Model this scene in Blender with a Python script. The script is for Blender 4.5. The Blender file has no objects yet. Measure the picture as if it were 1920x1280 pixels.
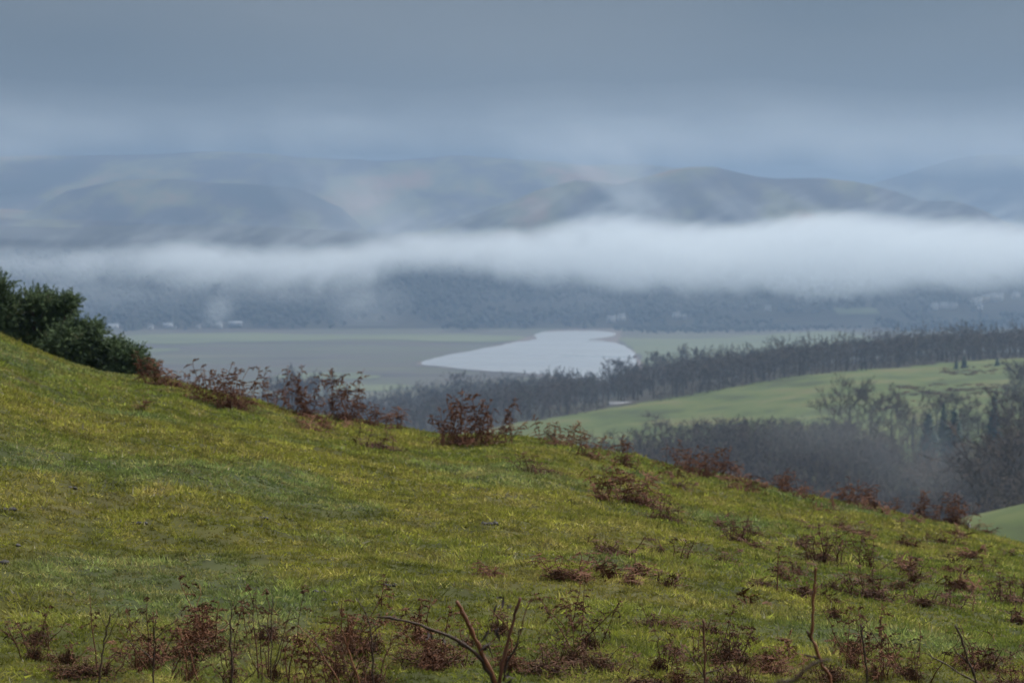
import bpy, math, random
import numpy as np

S = bpy.context.scene
COL = S.collection
CAMZ = 120.0
F = 4516.0            # focal length in photo pixels (1920 wide)
PITCH = math.atan(210.0 / F)
CP, SP = math.cos(PITCH), math.sin(PITCH)

# ------------------------------------------------------------------ camera
cam_d = bpy.data.cameras.new('camera')
cam_d.sensor_width = 36.0
cam_d.lens = 36.0 * F / 1920.0
cam_d.clip_start = 0.1
cam_d.clip_end = 30000.0
cam_d.dof.use_dof = True
cam_d.dof.focus_distance = 11.5
cam_d.dof.aperture_fstop = 6.3
cam = bpy.data.objects.new('camera', cam_d)
cam.location = (0, 0, CAMZ)
cam.rotation_euler = (math.pi / 2 - PITCH, 0, 0)
COL.objects.link(cam)
S.camera = cam

# ------------------------------------------------------------------ sky
SUN_EL, SUN_AZ = math.radians(56), math.radians(50)     # azimuth from +Y towards +X
w = bpy.data.worlds.new('World')
S.world = w
w.use_nodes = True
wn, wl = w.node_tree.nodes, w.node_tree.links
wn.clear()
out = wn.new('ShaderNodeOutputWorld')
bg = wn.new('ShaderNodeBackground')
bg.inputs['Strength'].default_value = 0.1
sky = wn.new('ShaderNodeTexSky')
sky.sky_type = 'NISHITA'
sky.sun_disc = False
sky.sun_elevation = SUN_EL
sky.sun_rotation = SUN_AZ
tc = wn.new('ShaderNodeTexCoord')
mp = wn.new('ShaderNodeMapping')
mp.inputs['Scale'].default_value = (2.2, 2.2, 9.0)
mp.inputs['Location'].default_value = (3.3, 0.7, 1.7)
nz = wn.new('ShaderNodeTexNoise')
nz.inputs['Scale'].default_value = 1.5
nz.inputs['Detail'].default_value = 3.0
nz.inputs['Roughness'].default_value = 0.45
wl.new(tc.outputs['Generated'], mp.inputs['Vector'])
wl.new(mp.outputs['Vector'], nz.inputs['Vector'])
ramp = wn.new('ShaderNodeValToRGB')
ramp.color_ramp.elements[0].position = 0.34
ramp.color_ramp.elements[0].color = (0.40, 0.53, 0.70, 1)
ramp.color_ramp.elements[1].position = 0.68
ramp.color_ramp.elements[1].color = (1.40, 1.46, 1.52, 1)
wl.new(nz.outputs['Fac'], ramp.inputs['Fac'])
# overcast vault: brighter towards the zenith (CIE overcast sky)
sep = wn.new('ShaderNodeSeparateXYZ')
wl.new(tc.outputs['Generated'], sep.inputs['Vector'])
mx = wn.new('ShaderNodeMath'); mx.operation = 'MAXIMUM'; mx.inputs[1].default_value = 0.0
wl.new(sep.outputs['Z'], mx.inputs[0])
ma = wn.new('ShaderNodeMath'); ma.operation = 'MULTIPLY_ADD'
ma.inputs[1].default_value = 8.0; ma.inputs[2].default_value = 1.0
wl.new(mx.outputs[0], ma.inputs[0])
mb = wn.new('ShaderNodeMath'); mb.operation = 'MULTIPLY'; mb.inputs[1].default_value = 0.098
wl.new(ma.outputs[0], mb.inputs[0])
vm = wn.new('ShaderNodeVectorMath'); vm.operation = 'SCALE'
wl.new(ramp.outputs['Color'], vm.inputs[0]); wl.new(mb.outputs[0], vm.inputs['Scale'])
mix = wn.new('ShaderNodeMix'); mix.data_type = 'RGBA'
mix.inputs['Factor'].default_value = 0.975
wl.new(sky.outputs['Color'], mix.inputs['A']); wl.new(vm.outputs['Vector'], mix.inputs['B'])
wl.new(mix.outputs['Result'], bg.inputs['Color'])
wl.new(bg.outputs['Background'], out.inputs['Surface'])

# ------------------------------------------------------------------ sun (behind the overcast)
sun_d = bpy.data.lights.new('sun', 'SUN')
sun_d.energy = 1.5
sun_d.angle = math.radians(80)
sun_d.color = (1.0, 0.95, 0.88)
sun = bpy.data.objects.new('sun', sun_d)
sun.rotation_euler = (math.pi / 2 - SUN_EL, 0, math.pi - SUN_AZ)
COL.objects.link(sun)

S.view_settings.view_transform = 'Standard'
S.view_settings.look = 'None'
S.view_settings.gamma = 1.0
S.view_settings.use_curve_mapping = False
S.view_settings.exposure = 2.3
S.cycles.use_denoising = True
S.cycles.volume_bounces = 3
S.cycles.max_bounces = 6
S.cycles.diffuse_bounces = 2
S.cycles.glossy_bounces = 2
S.cycles.use_adaptive_sampling = True
S.cycles.adaptive_threshold = 0.02

HAZE_DENSITY = 0.00023
HAZE_COLOR = (0.285, 0.42, 0.625)
MIST_COLOR = (0.88, 0.95, 1.0)

# ------------------------------------------------------------------ helpers
rng = np.random.default_rng(7)
random.seed(7)
_LAT = np.random.default_rng(99).random((512, 512))

def vnoise(x, y):
    x = np.asarray(x, float); y = np.asarray(y, float)
    xi = np.floor(x).astype(int); yi = np.floor(y).astype(int)
    fx = x - xi; fy = y - yi
    fx = fx * fx * (3 - 2 * fx); fy = fy * fy * (3 - 2 * fy)
    a = _LAT[xi & 511, yi & 511]; b = _LAT[(xi + 1) & 511, yi & 511]
    c = _LAT[xi & 511, (yi + 1) & 511]; d = _LAT[(xi + 1) & 511, (yi + 1) & 511]
    return (a * (1 - fx) + b * fx) * (1 - fy) + (c * (1 - fx) + d * fx) * fy

def fbm(x, y, o=4, g=0.5):
    s = 0.0; a = 1.0; t = 0.0
    for k in range(o):
        s = s + a * vnoise(x * 2 ** k + 17.3 * k, y * 2 ** k + 51.7 * k); t += a; a *= g
    return s / t            # about 0..1

def sst(a, b, x):
    t = np.clip((np.asarray(x, float) - a) / (b - a), 0, 1)
    return t * t * (3 - 2 * t)

def ray(px, py):
    u = (px - 960.0) / F; v = (640.0 - py) / F
    return np.array([u, CP + SP * v, -SP + CP * v])

def at(px, py, d):
    """the point seen at photo pixel (px, py) that stands at ground distance d"""
    r = ray(px, py)
    return np.array([r[0] / r[1] * d, d, CAMZ + r[2] / r[1] * d])

def on_plane(px, py, z):
    r = ray(px, py)
    t = (z - CAMZ) / r[2]
    return np.array([r[0] * t, r[1] * t, z])

def mesh_np(name, V, faces, smooth=False):
    """faces: (n,3) or (n,4) int array, or a list of such arrays"""
    if not isinstance(faces, (list, tuple)): faces = [faces]
    faces = [np.asarray(f, np.int32) for f in faces if len(f)]
    V = np.asarray(V, np.float32)
    me = bpy.data.meshes.new(name)
    me.vertices.add(len(V)); me.vertices.foreach_set('co', V.ravel())
    nl = sum(f.size for f in faces); npoly = sum(len(f) for f in faces)
    me.loops.add(nl); me.polygons.add(npoly)
    me.loops.foreach_set('vertex_index', np.concatenate([f.ravel() for f in faces]))
    tot = np.concatenate([np.full(len(f), f.shape[1], np.int32) for f in faces])
    st = np.concatenate([[0], np.cumsum(tot)[:-1]]).astype(np.int32)
    me.polygons.foreach_set('loop_start', st)
    try: me.polygons.foreach_set('loop_total', tot)
    except Exception: pass
    if smooth: me.polygons.foreach_set('use_smooth', np.ones(npoly, bool))
    me.update(calc_edges=True)
    return me

def set_float(me, name, arr):
    a = me.attributes.new(name, 'FLOAT', 'POINT'); a.data.foreach_set('value', np.asarray(arr, np.float32))

def set_color(me, name, rgb):
    a = me.attributes.new(name, 'FLOAT_COLOR', 'POINT')
    c = np.ones((len(rgb), 4), np.float32); c[:, :3] = rgb
    a.data.foreach_set('color', c.ravel())

def obj(name, me, mat=None, parent=None, loc=None):
    o = bpy.data.objects.new(name, me)
    COL.objects.link(o)
    if mat is not None and me is not None and not me.materials: me.materials.append(mat)
    if parent is not None: o.parent = parent
    if loc is not None: o.location = [float(c) for c in loc]
    return o

def empty(name, loc, rz=0.0):
    o = bpy.data.objects.new(name, None)
    o.empty_display_size = 0.2
    o.location = [float(c) for c in loc]; o.rotation_euler = (0, 0, rz)
    COL.objects.link(o)
    return o

def tag(o, label=None, cat=None, group=None, kind=None):
    if label: o['label'] = label
    if cat: o['category'] = cat
    if group: o['group'] = group
    if kind: o['kind'] = kind
    return o

class MB:
    """collects triangles and quads"""
    def __init__(s): s.v = []; s.t = []; s.q = []; s.n = 0; s.tint = []
    def add(s, V, tris=(), quads=(), tint=0.5):
        V = np.asarray(V, float).reshape(-1, 3)
        if len(tris): s.t.append(np.asarray(tris, int).reshape(-1, 3) + s.n)
        if len(quads): s.q.append(np.asarray(quads, int).reshape(-1, 4) + s.n)
        s.v.append(V); s.n += len(V); s.tint.append(np.full(len(V), tint))
    def tube(s, pts, rad, sides=4, tint=0.5, cap=True):
        pts = np.asarray(pts, float); n = len(pts)
        rad = np.broadcast_to(np.asarray(rad, float), (n,))
        tan = np.gradient(pts, axis=0)
        tan /= np.linalg.norm(tan, axis=1)[:, None] + 1e-9
        ref = np.array([0.0, 0, 1.0]) if abs(tan[:, 2]).mean() < 0.85 else np.array([1.0, 0, 0])
        a = np.cross(tan, ref); a /= np.linalg.norm(a, axis=1)[:, None] + 1e-9
        b = np.cross(tan, a)
        th = np.arange(sides) * 2 * math.pi / sides
        V = pts[:, None, :] + rad[:, None, None] * (np.cos(th)[None, :, None] * a[:, None, :] + np.sin(th)[None, :, None] * b[:, None, :])
        Q = []
        for i in range(n - 1):
            for k in range(sides):
                k2 = (k + 1) % sides
                Q.append((i * sides + k, i * sides + k2, (i + 1) * sides + k2, (i + 1) * sides + k))
        V = V.reshape(-1, 3); T = []
        if cap:
            V = np.vstack([V, pts[-1] + tan[-1] * rad[-1] * 0.5])
            e = len(V) - 1
            T = [((n - 1) * sides + k, (n - 1) * sides + (k + 1) % sides, e) for k in range(sides)]
        s.add(V, T, Q, tint)
    def box(s, c, d, tint=0.5):
        c = np.asarray(c, float); d = np.asarray(d, float) / 2
        V = [c + d * np.array([i, j, k]) for i in (-1, 1) for j in (-1, 1) for k in (-1, 1)]
        s.add(V, (), [(0, 1, 3, 2), (4, 6, 7, 5), (0, 4, 5, 1), (2, 3, 7, 6), (0, 2, 6, 4), (1, 5, 7, 3)], tint)
    def arrays(s):
        V = np.vstack(s.v); T = np.vstack(s.t) if s.t else np.zeros((0, 3), int)
        Q = np.vstack(s.q) if s.q else np.zeros((0, 4), int)
        return V, T, Q, np.concatenate(s.tint)
    def mesh(s, name, smooth=False):
        V, T, Q, ti = s.arrays()
        me = mesh_np(name, V, [T, Q], smooth)
        set_float(me, 'tint', ti)
        return me

def slivers(base, direc, width, side=None, r=None):
    """thin triangles: base (n,3), direc (n,3) full length vectors"""
    r = r or rng
    n = len(base)
    rv = r.normal(size=(n, 3))
    s = np.cross(direc, rv); s /= np.linalg.norm(s, axis=1)[:, None] + 1e-9
    wv = np.broadcast_to(np.asarray(width, float), (n,))[:, None]
    V = np.empty((n, 3, 3)); V[:, 0] = base - s * wv / 2; V[:, 1] = base + s * wv / 2; V[:, 2] = base + direc
    T = np.arange(n * 3).reshape(n, 3)
    return V.reshape(-1, 3), T

# ------------------------------------------------------------------ materials
def new_mat(name):
    m = bpy.data.materials.new(name); m.use_nodes = True
    n, l = m.node_tree.nodes, m.node_tree.links
    n.clear()
    o = n.new('ShaderNodeOutputMaterial'); p = n.new('ShaderNodeBsdfPrincipled')
    l.new(p.outputs['BSDF'], o.inputs['Surface'])
    return m, n, l, p, o

def noise_mat(name, cols, scale=5.0, rough=0.85, detail=5, stretch=(1, 1, 1), bump=0.0, bscale=None, attr=None, spec=0.3, pos=None):
    """colour ramp over object-space noise, or over the per-piece tint attribute plus noise"""
    m, n, l, p, o = new_mat(name)
    t = n.new('ShaderNodeTexCoord'); mp = n.new('ShaderNodeMapping'); mp.inputs['Scale'].default_value = stretch
    l.new(t.outputs['Object'], mp.inputs['Vector'])
    nz = n.new('ShaderNodeTexNoise'); nz.inputs['Scale'].default_value = scale; nz.inputs['Detail'].default_value = detail
    nz.inputs['Roughness'].default_value = 0.6
    l.new(mp.outputs['Vector'], nz.inputs['Vector'])
    rp = n.new('ShaderNodeValToRGB')
    els = rp.color_ramp.elements
    k = len(cols)
    while len(els) < k: els.new(0.5)
    for i, c in enumerate(cols):
        els[i].position = pos[i] if pos else 0.25 + 0.5 * i / max(1, k - 1)
        els[i].color = (*c, 1)
    fac = nz.outputs['Fac']
    if attr:
        at_ = n.new('ShaderNodeAttribute'); at_.attribute_name = attr
        mm = n.new('ShaderNodeMath'); mm.operation = 'MULTIPLY_ADD'; mm.inputs[1].default_value = 0.55
        sb = n.new('ShaderNodeMath'); sb.operation = 'MULTIPLY'; sb.inputs[1].default_value = 0.45
        l.new(nz.outputs['Fac'], sb.inputs[0])
        l.new(at_.outputs['Fac'], mm.inputs[0]); l.new(sb.outputs[0], mm.inputs[2])
        fac = mm.outputs[0]
    l.new(fac, rp.inputs['Fac'])
    l.new(rp.outputs['Color'], p.inputs['Base Color'])
    p.inputs['Roughness'].default_value = rough
    p.inputs['Specular IOR Level'].default_value = spec
    if bump:
        n2 = n.new('ShaderNodeTexNoise'); n2.inputs['Scale'].default_value = bscale or scale * 4; n2.inputs['Detail'].default_value = 4
        l.new(t.outputs['Object'], n2.inputs['Vector'])
        b = n.new('ShaderNodeBump'); b.inputs['Strength'].default_value = bump
        l.new(n2.outputs['Fac'], b.inputs['Height']); l.new(b.outputs['Normal'], p.inputs['Normal'])
    return m

def attr_color_mat(name, rough=0.9, spec=0.2, trans=0.0, bump=0.0, bscale=30):
    m, n, l, p, o = new_mat(name)
    a = n.new('ShaderNodeAttribute'); a.attribute_name = 'hue'
    l.new(a.outputs['Color'], p.inputs['Base Color'])
    p.inputs['Roughness'].default_value = rough
    p.inputs['Specular IOR Level'].default_value = spec
    if bump:
        t = n.new('ShaderNodeTexCoord'); n2 = n.new('ShaderNodeTexNoise'); n2.inputs['Scale'].default_value = bscale; n2.inputs['Detail'].default_value = 5
        l.new(t.outputs['Object'], n2.inputs['Vector'])
        b = n.new('ShaderNodeBump'); b.inputs['Strength'].default_value = bump
        l.new(n2.outputs['Fac'], b.inputs['Height']); l.new(b.outputs['Normal'], p.inputs['Normal'])
    return m

def volume_mat(name, color, density, g):
    m = bpy.data.materials.new(name); m.use_nodes = True
    n, l = m.node_tree.nodes, m.node_tree.links
    n.clear()
    o = n.new('ShaderNodeOutputMaterial'); v = n.new('ShaderNodeVolumePrincipled')
    v.inputs['Color'].default_value = (*color, 1)
    v.inputs['Density'].default_value = density
    v.inputs['Anisotropy'].default_value = g
    l.new(v.outputs['Volume'], o.inputs['Volume'])
    try: m.cycles.homogeneous_volume = True
    except Exception: pass
    return m

M = {}
M['hill_grass'] = attr_color_mat('hill_grass', 0.95, 0.15, bump=0.6, bscale=25)
M['blade'] = attr_color_mat('blade', 0.75, 0.25)
_n, _l = M['blade'].node_tree.nodes, M['blade'].node_tree.links
_t = _n.new('ShaderNodeBsdfTranslucent'); _m = _n.new('ShaderNodeMixShader'); _m.inputs['Fac'].default_value = 0.45
_a = [q for q in _n if q.type == 'ATTRIBUTE'][0]; _p = [q for q in _n if q.type == 'BSDF_PRINCIPLED'][0]; _o = [q for q in _n if q.type == 'OUTPUT_MATERIAL'][0]
_l.new(_a.outputs['Color'], _t.inputs['Color']); _l.new(_p.outputs['BSDF'], _m.inputs[1]); _l.new(_t.outputs['BSDF'], _m.inputs[2]); _l.new(_m.outputs['Shader'], _o.inputs['Surface'])
M['pasture'] = noise_mat('pasture', [(0.034, 0.044, 0.013), (0.052, 0.074, 0.018), (0.068, 0.088, 0.023), (0.092, 0.092, 0.034)], 0.045, 0.95, 12, (1, 1.0, 1), 0.5, 0.8, spec=0.15, pos=[0.36, 0.46, 0.54, 0.64])
M['marsh'] = noise_mat('marsh', [(0.036, 0.031, 0.026), (0.066, 0.056, 0.046), (0.060, 0.064, 0.038), (0.10, 0.092, 0.058)], 0.012, 0.95, 9, (0.35, 1, 1), spec=0.15, pos=[0.34, 0.45, 0.55, 0.68])
M['meadow'] = noise_mat('meadow', [(0.065, 0.075, 0.040), (0.090, 0.105, 0.048), (0.11, 0.12, 0.058)], 0.012, 0.95, 6, (0.4, 1, 1), spec=0.15)
M['mud'] = noise_mat('mud', [(0.06, 0.044, 0.036), (0.085, 0.062, 0.05), (0.11, 0.08, 0.066)], 0.03, 0.8, 5, spec=0.3)
M['moor'] = noise_mat('moor', [(0.012, 0.012, 0.012), (0.034, 0.024, 0.024), (0.085, 0.085, 0.032), (0.17, 0.10, 0.05)], 0.0045, 0.95, 9, (1, 0.35, 1.5), spec=0.1, pos=[0.40, 0.48, 0.56, 0.66])
M['forest_floor'] = noise_mat('forest_floor', [(0.018, 0.016, 0.012), (0.032, 0.027, 0.02), (0.036, 0.038, 0.02)], 0.03, 0.95, 6, spec=0.1)
M['bare_twig'] = noise_mat('bare_twig', [(0.036, 0.031, 0.023), (0.072, 0.055, 0.042), (0.098, 0.071, 0.054), (0.080, 0.077, 0.043)], 0.05, 0.9, 3, attr='tint', spec=0.15, pos=[0.2, 0.42, 0.6, 0.8])
M['bark'] = noise_mat('bark', [(0.045, 0.04, 0.034), (0.08, 0.07, 0.06), (0.10, 0.10, 0.075)], 1.5, 0.95, 5, spec=0.15)
M['conifer'] = noise_mat('conifer', [(0.012, 0.025, 0.018), (0.025, 0.045, 0.03), (0.04, 0.06, 0.035)], 0.6, 0.85, 4, attr='tint', spec=0.2)
M['far_wood'] = noise_mat('far_wood', [(0.022, 0.030, 0.026), (0.030, 0.036, 0.030), (0.040, 0.040, 0.034), (0.036, 0.044, 0.028)], 0.01, 0.95, 5, attr='tint', spec=0.1)
M['gorse'] = noise_mat('gorse', [(0.030, 0.050, 0.026), (0.060, 0.100, 0.040), (0.095, 0.14, 0.058), (0.15, 0.125, 0.065)], 3.0, 0.8, 4, attr='tint', spec=0.3, pos=[0.2, 0.45, 0.68, 0.88])
M['gorse_wood'] = noise_mat('gorse_wood', [(0.05, 0.04, 0.03), (0.13, 0.10, 0.08)], 8, 0.9)
M['bracken'] = noise_mat('bracken', [(0.034, 0.014, 0.009), (0.090, 0.036, 0.019), (0.155, 0.068, 0.034), (0.23, 0.125, 0.065)], 6.0, 0.85, 4, attr='tint', spec=0.25, pos=[0.2, 0.42, 0.65, 0.85])
M['bracken_dark'] = noise_mat('bracken_dark', [(0.014, 0.007, 0.004), (0.048, 0.021, 0.011), (0.105, 0.045, 0.022), (0.17, 0.085, 0.042)], 8.0, 0.85, 4, attr='tint', spec=0.25, pos=[0.2, 0.42, 0.65, 0.85])
M['stem_orange'] = noise_mat('stem_orange', [(0.06, 0.020, 0.008), (0.15, 0.052, 0.018), (0.22, 0.09, 0.038)], 30, 0.6, 5, (1, 1, 0.25), 0.4, 120, spec=0.4)
M['stem_red'] = noise_mat('stem_red', [(0.05, 0.018, 0.012), (0.12, 0.044, 0.025), (0.17, 0.078, 0.046)], 30, 0.6, 5, (1, 1, 0.25), 0.4, 120, spec=0.4)
M['stem_dark'] = noise_mat('stem_dark', [(0.018, 0.010, 0.008), (0.045, 0.024, 0.016), (0.09, 0.05, 0.03)], 30, 0.65, 5, (1, 1, 0.25), 0.4, 120, spec=0.35)
M['shred'] = noise_mat('shred', [(0.02, 0.014, 0.014), (0.05, 0.035, 0.033), (0.09, 0.07, 0.07)], 30, 0.8, 4, spec=0.3)
M['clod'] = noise_mat('clod', [(0.008, 0.008, 0.007), (0.02, 0.018, 0.015), (0.03, 0.025, 0.02)], 30, 0.7, 4, bump=0.6, bscale=80, spec=0.4)
M['pale_stone'] = noise_mat('pale_stone', [(0.28, 0.29, 0.31), (0.42, 0.44, 0.47), (0.5, 0.52, 0.55)], 20, 0.8, 4, bump=0.3)
M['render_white'] = noise_mat('render_white', [(0.34, 0.34, 0.33), (0.44, 0.44, 0.43), (0.5, 0.5, 0.5)], 0.6, 0.8, 4)
M['render_cream'] = noise_mat('render_cream', [(0.36, 0.31, 0.22), (0.44, 0.38, 0.28)], 0.6, 0.8, 4)
M['slate'] = noise_mat('slate', [(0.09, 0.10, 0.115), (0.15, 0.16, 0.18)], 1.5, 0.6, 5)
M['sheet_roof'] = noise_mat('sheet_roof', [(0.16, 0.19, 0.23), (0.22, 0.25, 0.29), (0.27, 0.30, 0.34)], 0.5, 0.5, 4, (1, 6, 1))
M['block_wall'] = noise_mat('block_wall', [(0.16, 0.16, 0.16), (0.24, 0.24, 0.23)], 0.8, 0.9)
M['pane'] = noise_mat('pane', [(0.02, 0.025, 0.03), (0.05, 0.055, 0.06)], 0.5, 0.15, spec=0.5)

m, n, l, p, o = new_mat('water')
p.inputs['Base Color'].default_value = (0.20, 0.22, 0.235, 1)
p.inputs['Roughness'].default_value = 0.33
p.inputs['IOR'].default_value = 1.33
t = n.new('ShaderNodeTexCoord'); n2 = n.new('ShaderNodeTexNoise'); n2.inputs['Scale'].default_value = 0.35; n2.inputs['Detail'].default_value = 4
l.new(t.outputs['Object'], n2.inputs['Vector'])
mpw = n.new('ShaderNodeMapping'); mpw.inputs['Scale'].default_value = (0.35, 1.0, 1.0); nw = n.new('ShaderNodeTexNoise'); nw.inputs['Scale'].default_value = 0.012; nw.inputs['Detail'].default_value = 5
l.new(t.outputs['Object'], mpw.inputs['Vector']); l.new(mpw.outputs['Vector'], nw.inputs['Vector'])
mrw = n.new('ShaderNodeMapRange'); mrw.inputs['From Min'].default_value = 0.35; mrw.inputs['From Max'].default_value = 0.65; mrw.inputs['To Min'].default_value = 0.27; mrw.inputs['To Max'].default_value = 0.38
l.new(nw.outputs['Fac'], mrw.inputs['Value']); l.new(mrw.outputs['Result'], p.inputs['Roughness'])
b = n.new('ShaderNodeBump'); b.inputs['Strength'].default_value = 0.03; b.inputs['Distance'].default_value = 0.1
l.new(n2.outputs['Fac'], b.inputs['Height']); l.new(b.outputs['Normal'], p.inputs['Normal'])
M['water'] = m

# ------------------------------------------------------------------ terrain
CREST_PX = np.array([-900, -300, 0, 60, 130, 200, 260, 330, 400, 480, 560, 650, 750, 800, 860, 950, 1050, 1130, 1200, 1300, 1400, 1500, 1560, 1620, 1700, 1800, 1860, 1920, 2300, 3000], float)
CREST_ROW = np.array([250, 500, 628, 655, 683, 702, 709, 718, 736, 752, 776, 790, 803, 812, 818, 818, 830, 849, 860, 888, 905, 930, 940, 950, 969, 989, 1003, 1020, 1110, 1280], float)
CREST_X = (CREST_PX - 960) / F * 40.0
CREST_Z = -(CREST_ROW - 430) / F * 40.0

def hill_z(x, y, fine=True):
    """height of the near hillside"""
    x = np.asarray(x, float); y = np.asarray(y, float)
    xs = x * 40.0 / np.maximum(y, 14.0)              # fan the crest line towards the viewer
    xs = x * (1 - 0.0) if False else xs
    zc = np.interp(xs, CREST_X, CREST_Z)
    zn = -1.62 - 0.035 * x
    k = np.clip((y - 8.0) / 32.0, 0, 1)
    k2 = k ** 1.08
    z = zn * (1 - k2) + zc * k2
    d = np.maximum(y - 40.0 - 1.2 * (vnoise(x * 0.35 + 9, y * 0 + 3) - 0.5), 0)
    z = z + zc / 40.0 * d - 0.010 * d * d / (1 + 0.035 * d)
    z = z + (fbm(x * 0.28 + 5, y * 0.16 + 8, 3) - 0.5) * 0.30 * sst(6, 14, y) * (1 - 0.92 * sst(28, 38, y))
    if fine:
        z = z + (fbm(x * 1.6 + 1, y * 1.2 + 2, 4, 0.6) - 0.5) * 0.13
    return CAMZ + z

def hill_hit(px, py):
    """where the pixel's ray meets the hillside; at the crest if it passes above"""
    r = ray(px, py)
    ys = np.linspace(3.0, 46.0, 1200)
    xs = r[0] / r[1] * ys; zs = CAMZ + r[2] / r[1] * ys
    g = zs - hill_z(xs, ys, False)
    i = np.argmax(g < 0) if (g < 0).any() else int(np.argmin(g[600:])) + 600
    x, y = xs[i], ys[i]
    return np.array([x, y, float(hill_z(x, y))])

def grass_rgb(x, y, tint):
    """colour of the sward: green, olive moss, straw and blue-green patches"""
    n1 = fbm(x * 0.35 + 3, y * 0.22 + 1, 4)
    n2 = fbm(x * 1.1 + 40, y * 0.7 + 20, 5, 0.6)
    n2 = n2 + 0.13 * np.exp(-((y - 17) / 6.5) ** 2) * sst(6, 1, x) - 0.10 * sst(22, 34, y) * sst(2, -4, x)
    n3 = fbm(x * 3.0 + 80, y * 1.7 + 60, 4, 0.65)
    n4 = fbm(x * 0.6 + 140, y * 0.35 + 160, 3)
    green = np.array([0.112, 0.142, 0.021]); olive = np.array([0.152, 0.158, 0.022]); straw = np.array([0.28, 0.225, 0.085])
    blue = np.array([0.098, 0.150, 0.058]); brown = np.array([0.145, 0.098, 0.040]); dark = np.array([0.066, 0.080, 0.017])
    def L(a, b, k): return a * (1 - k)[..., None] + b * k[..., None]
    c = L(np.broadcast_to(green, x.shape + (3,)), olive, sst(0.40, 0.62, n1 * 0.6 + n2 * 0.4))
    c = L(c, blue, sst(0.58, 0.74, n4) * 0.6)
    c = L(c, straw, np.clip(sst(0.42, 0.78, n3 * 0.4 + n2 * 0.2 + tint * 0.40), 0, 1) * 0.62)
    c = L(c, brown, sst(0.60, 0.80, n3 * 0.6 + (1 - n2) * 0.4) * 0.7)
    c = L(c, dark, sst(0.58, 0.40, n3 + 0.10 * tint + 0.08) * 0.5)
    pale = (tint > 0.975)
    c = np.where(pale[..., None], np.array([0.30, 0.28, 0.19]), c)
    return c * (0.75 + 0.5 * ((tint * 7.13) % 1.0))[..., None]

def grid(name, xs, ys, zf, mat, smooth=True, kind='structure'):
    X, Y = np.meshgrid(xs, ys)
    Z = zf(X, Y)
    V = np.stack([X, Y, Z], -1).reshape(-1, 3)
    nx, ny = len(xs), len(ys)
    i = np.arange(ny - 1)[:, None] * nx + np.arange(nx - 1)[None, :]
    Q = np.stack([i, i + 1, i + nx + 1, i + nx], -1).reshape(-1, 4)
    me = mesh_np(name, V, Q, smooth)
    o = obj(name, me, mat)
    if kind: o['kind'] = kind
    return o, V

# the near hillside (fan-shaped grid: finer close to the viewer)
nu, nv = 300, 330
u = np.linspace(-1, 1, nu)
v = np.concatenate([np.linspace(-6, 3, 30)[:-1], 3 * (44 / 3.0) ** np.linspace(0, 1, nv - 60), np.linspace(44, 130, 32)[1:]])
U, Y = np.meshgrid(u, v)
X = U * (np.maximum(Y, 4) * 0.30 + 6)
HV = np.stack([X, Y, hill_z(X, Y)], -1).reshape(-1, 3)
ii = np.arange(len(v) - 1)[:, None] * nu + np.arange(nu - 1)[None, :]
me = mesh_np('hillside', HV, np.stack([ii, ii + 1, ii + nu + 1, ii + nu], -1).reshape(-1, 4), True)
set_color(me, 'hue', grass_rgb(HV[:, 0], HV[:, 1], np.full(len(HV), 0.45)) * (0.20 + 0.24 * vnoise(HV[:, 0] * 12, HV[:, 1] * 9))[:, None])
hill = obj('hillside', me, M['hill_grass'])
tag(hill, 'grassy foreground hillside sloping down to the right', kind='structure')

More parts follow.
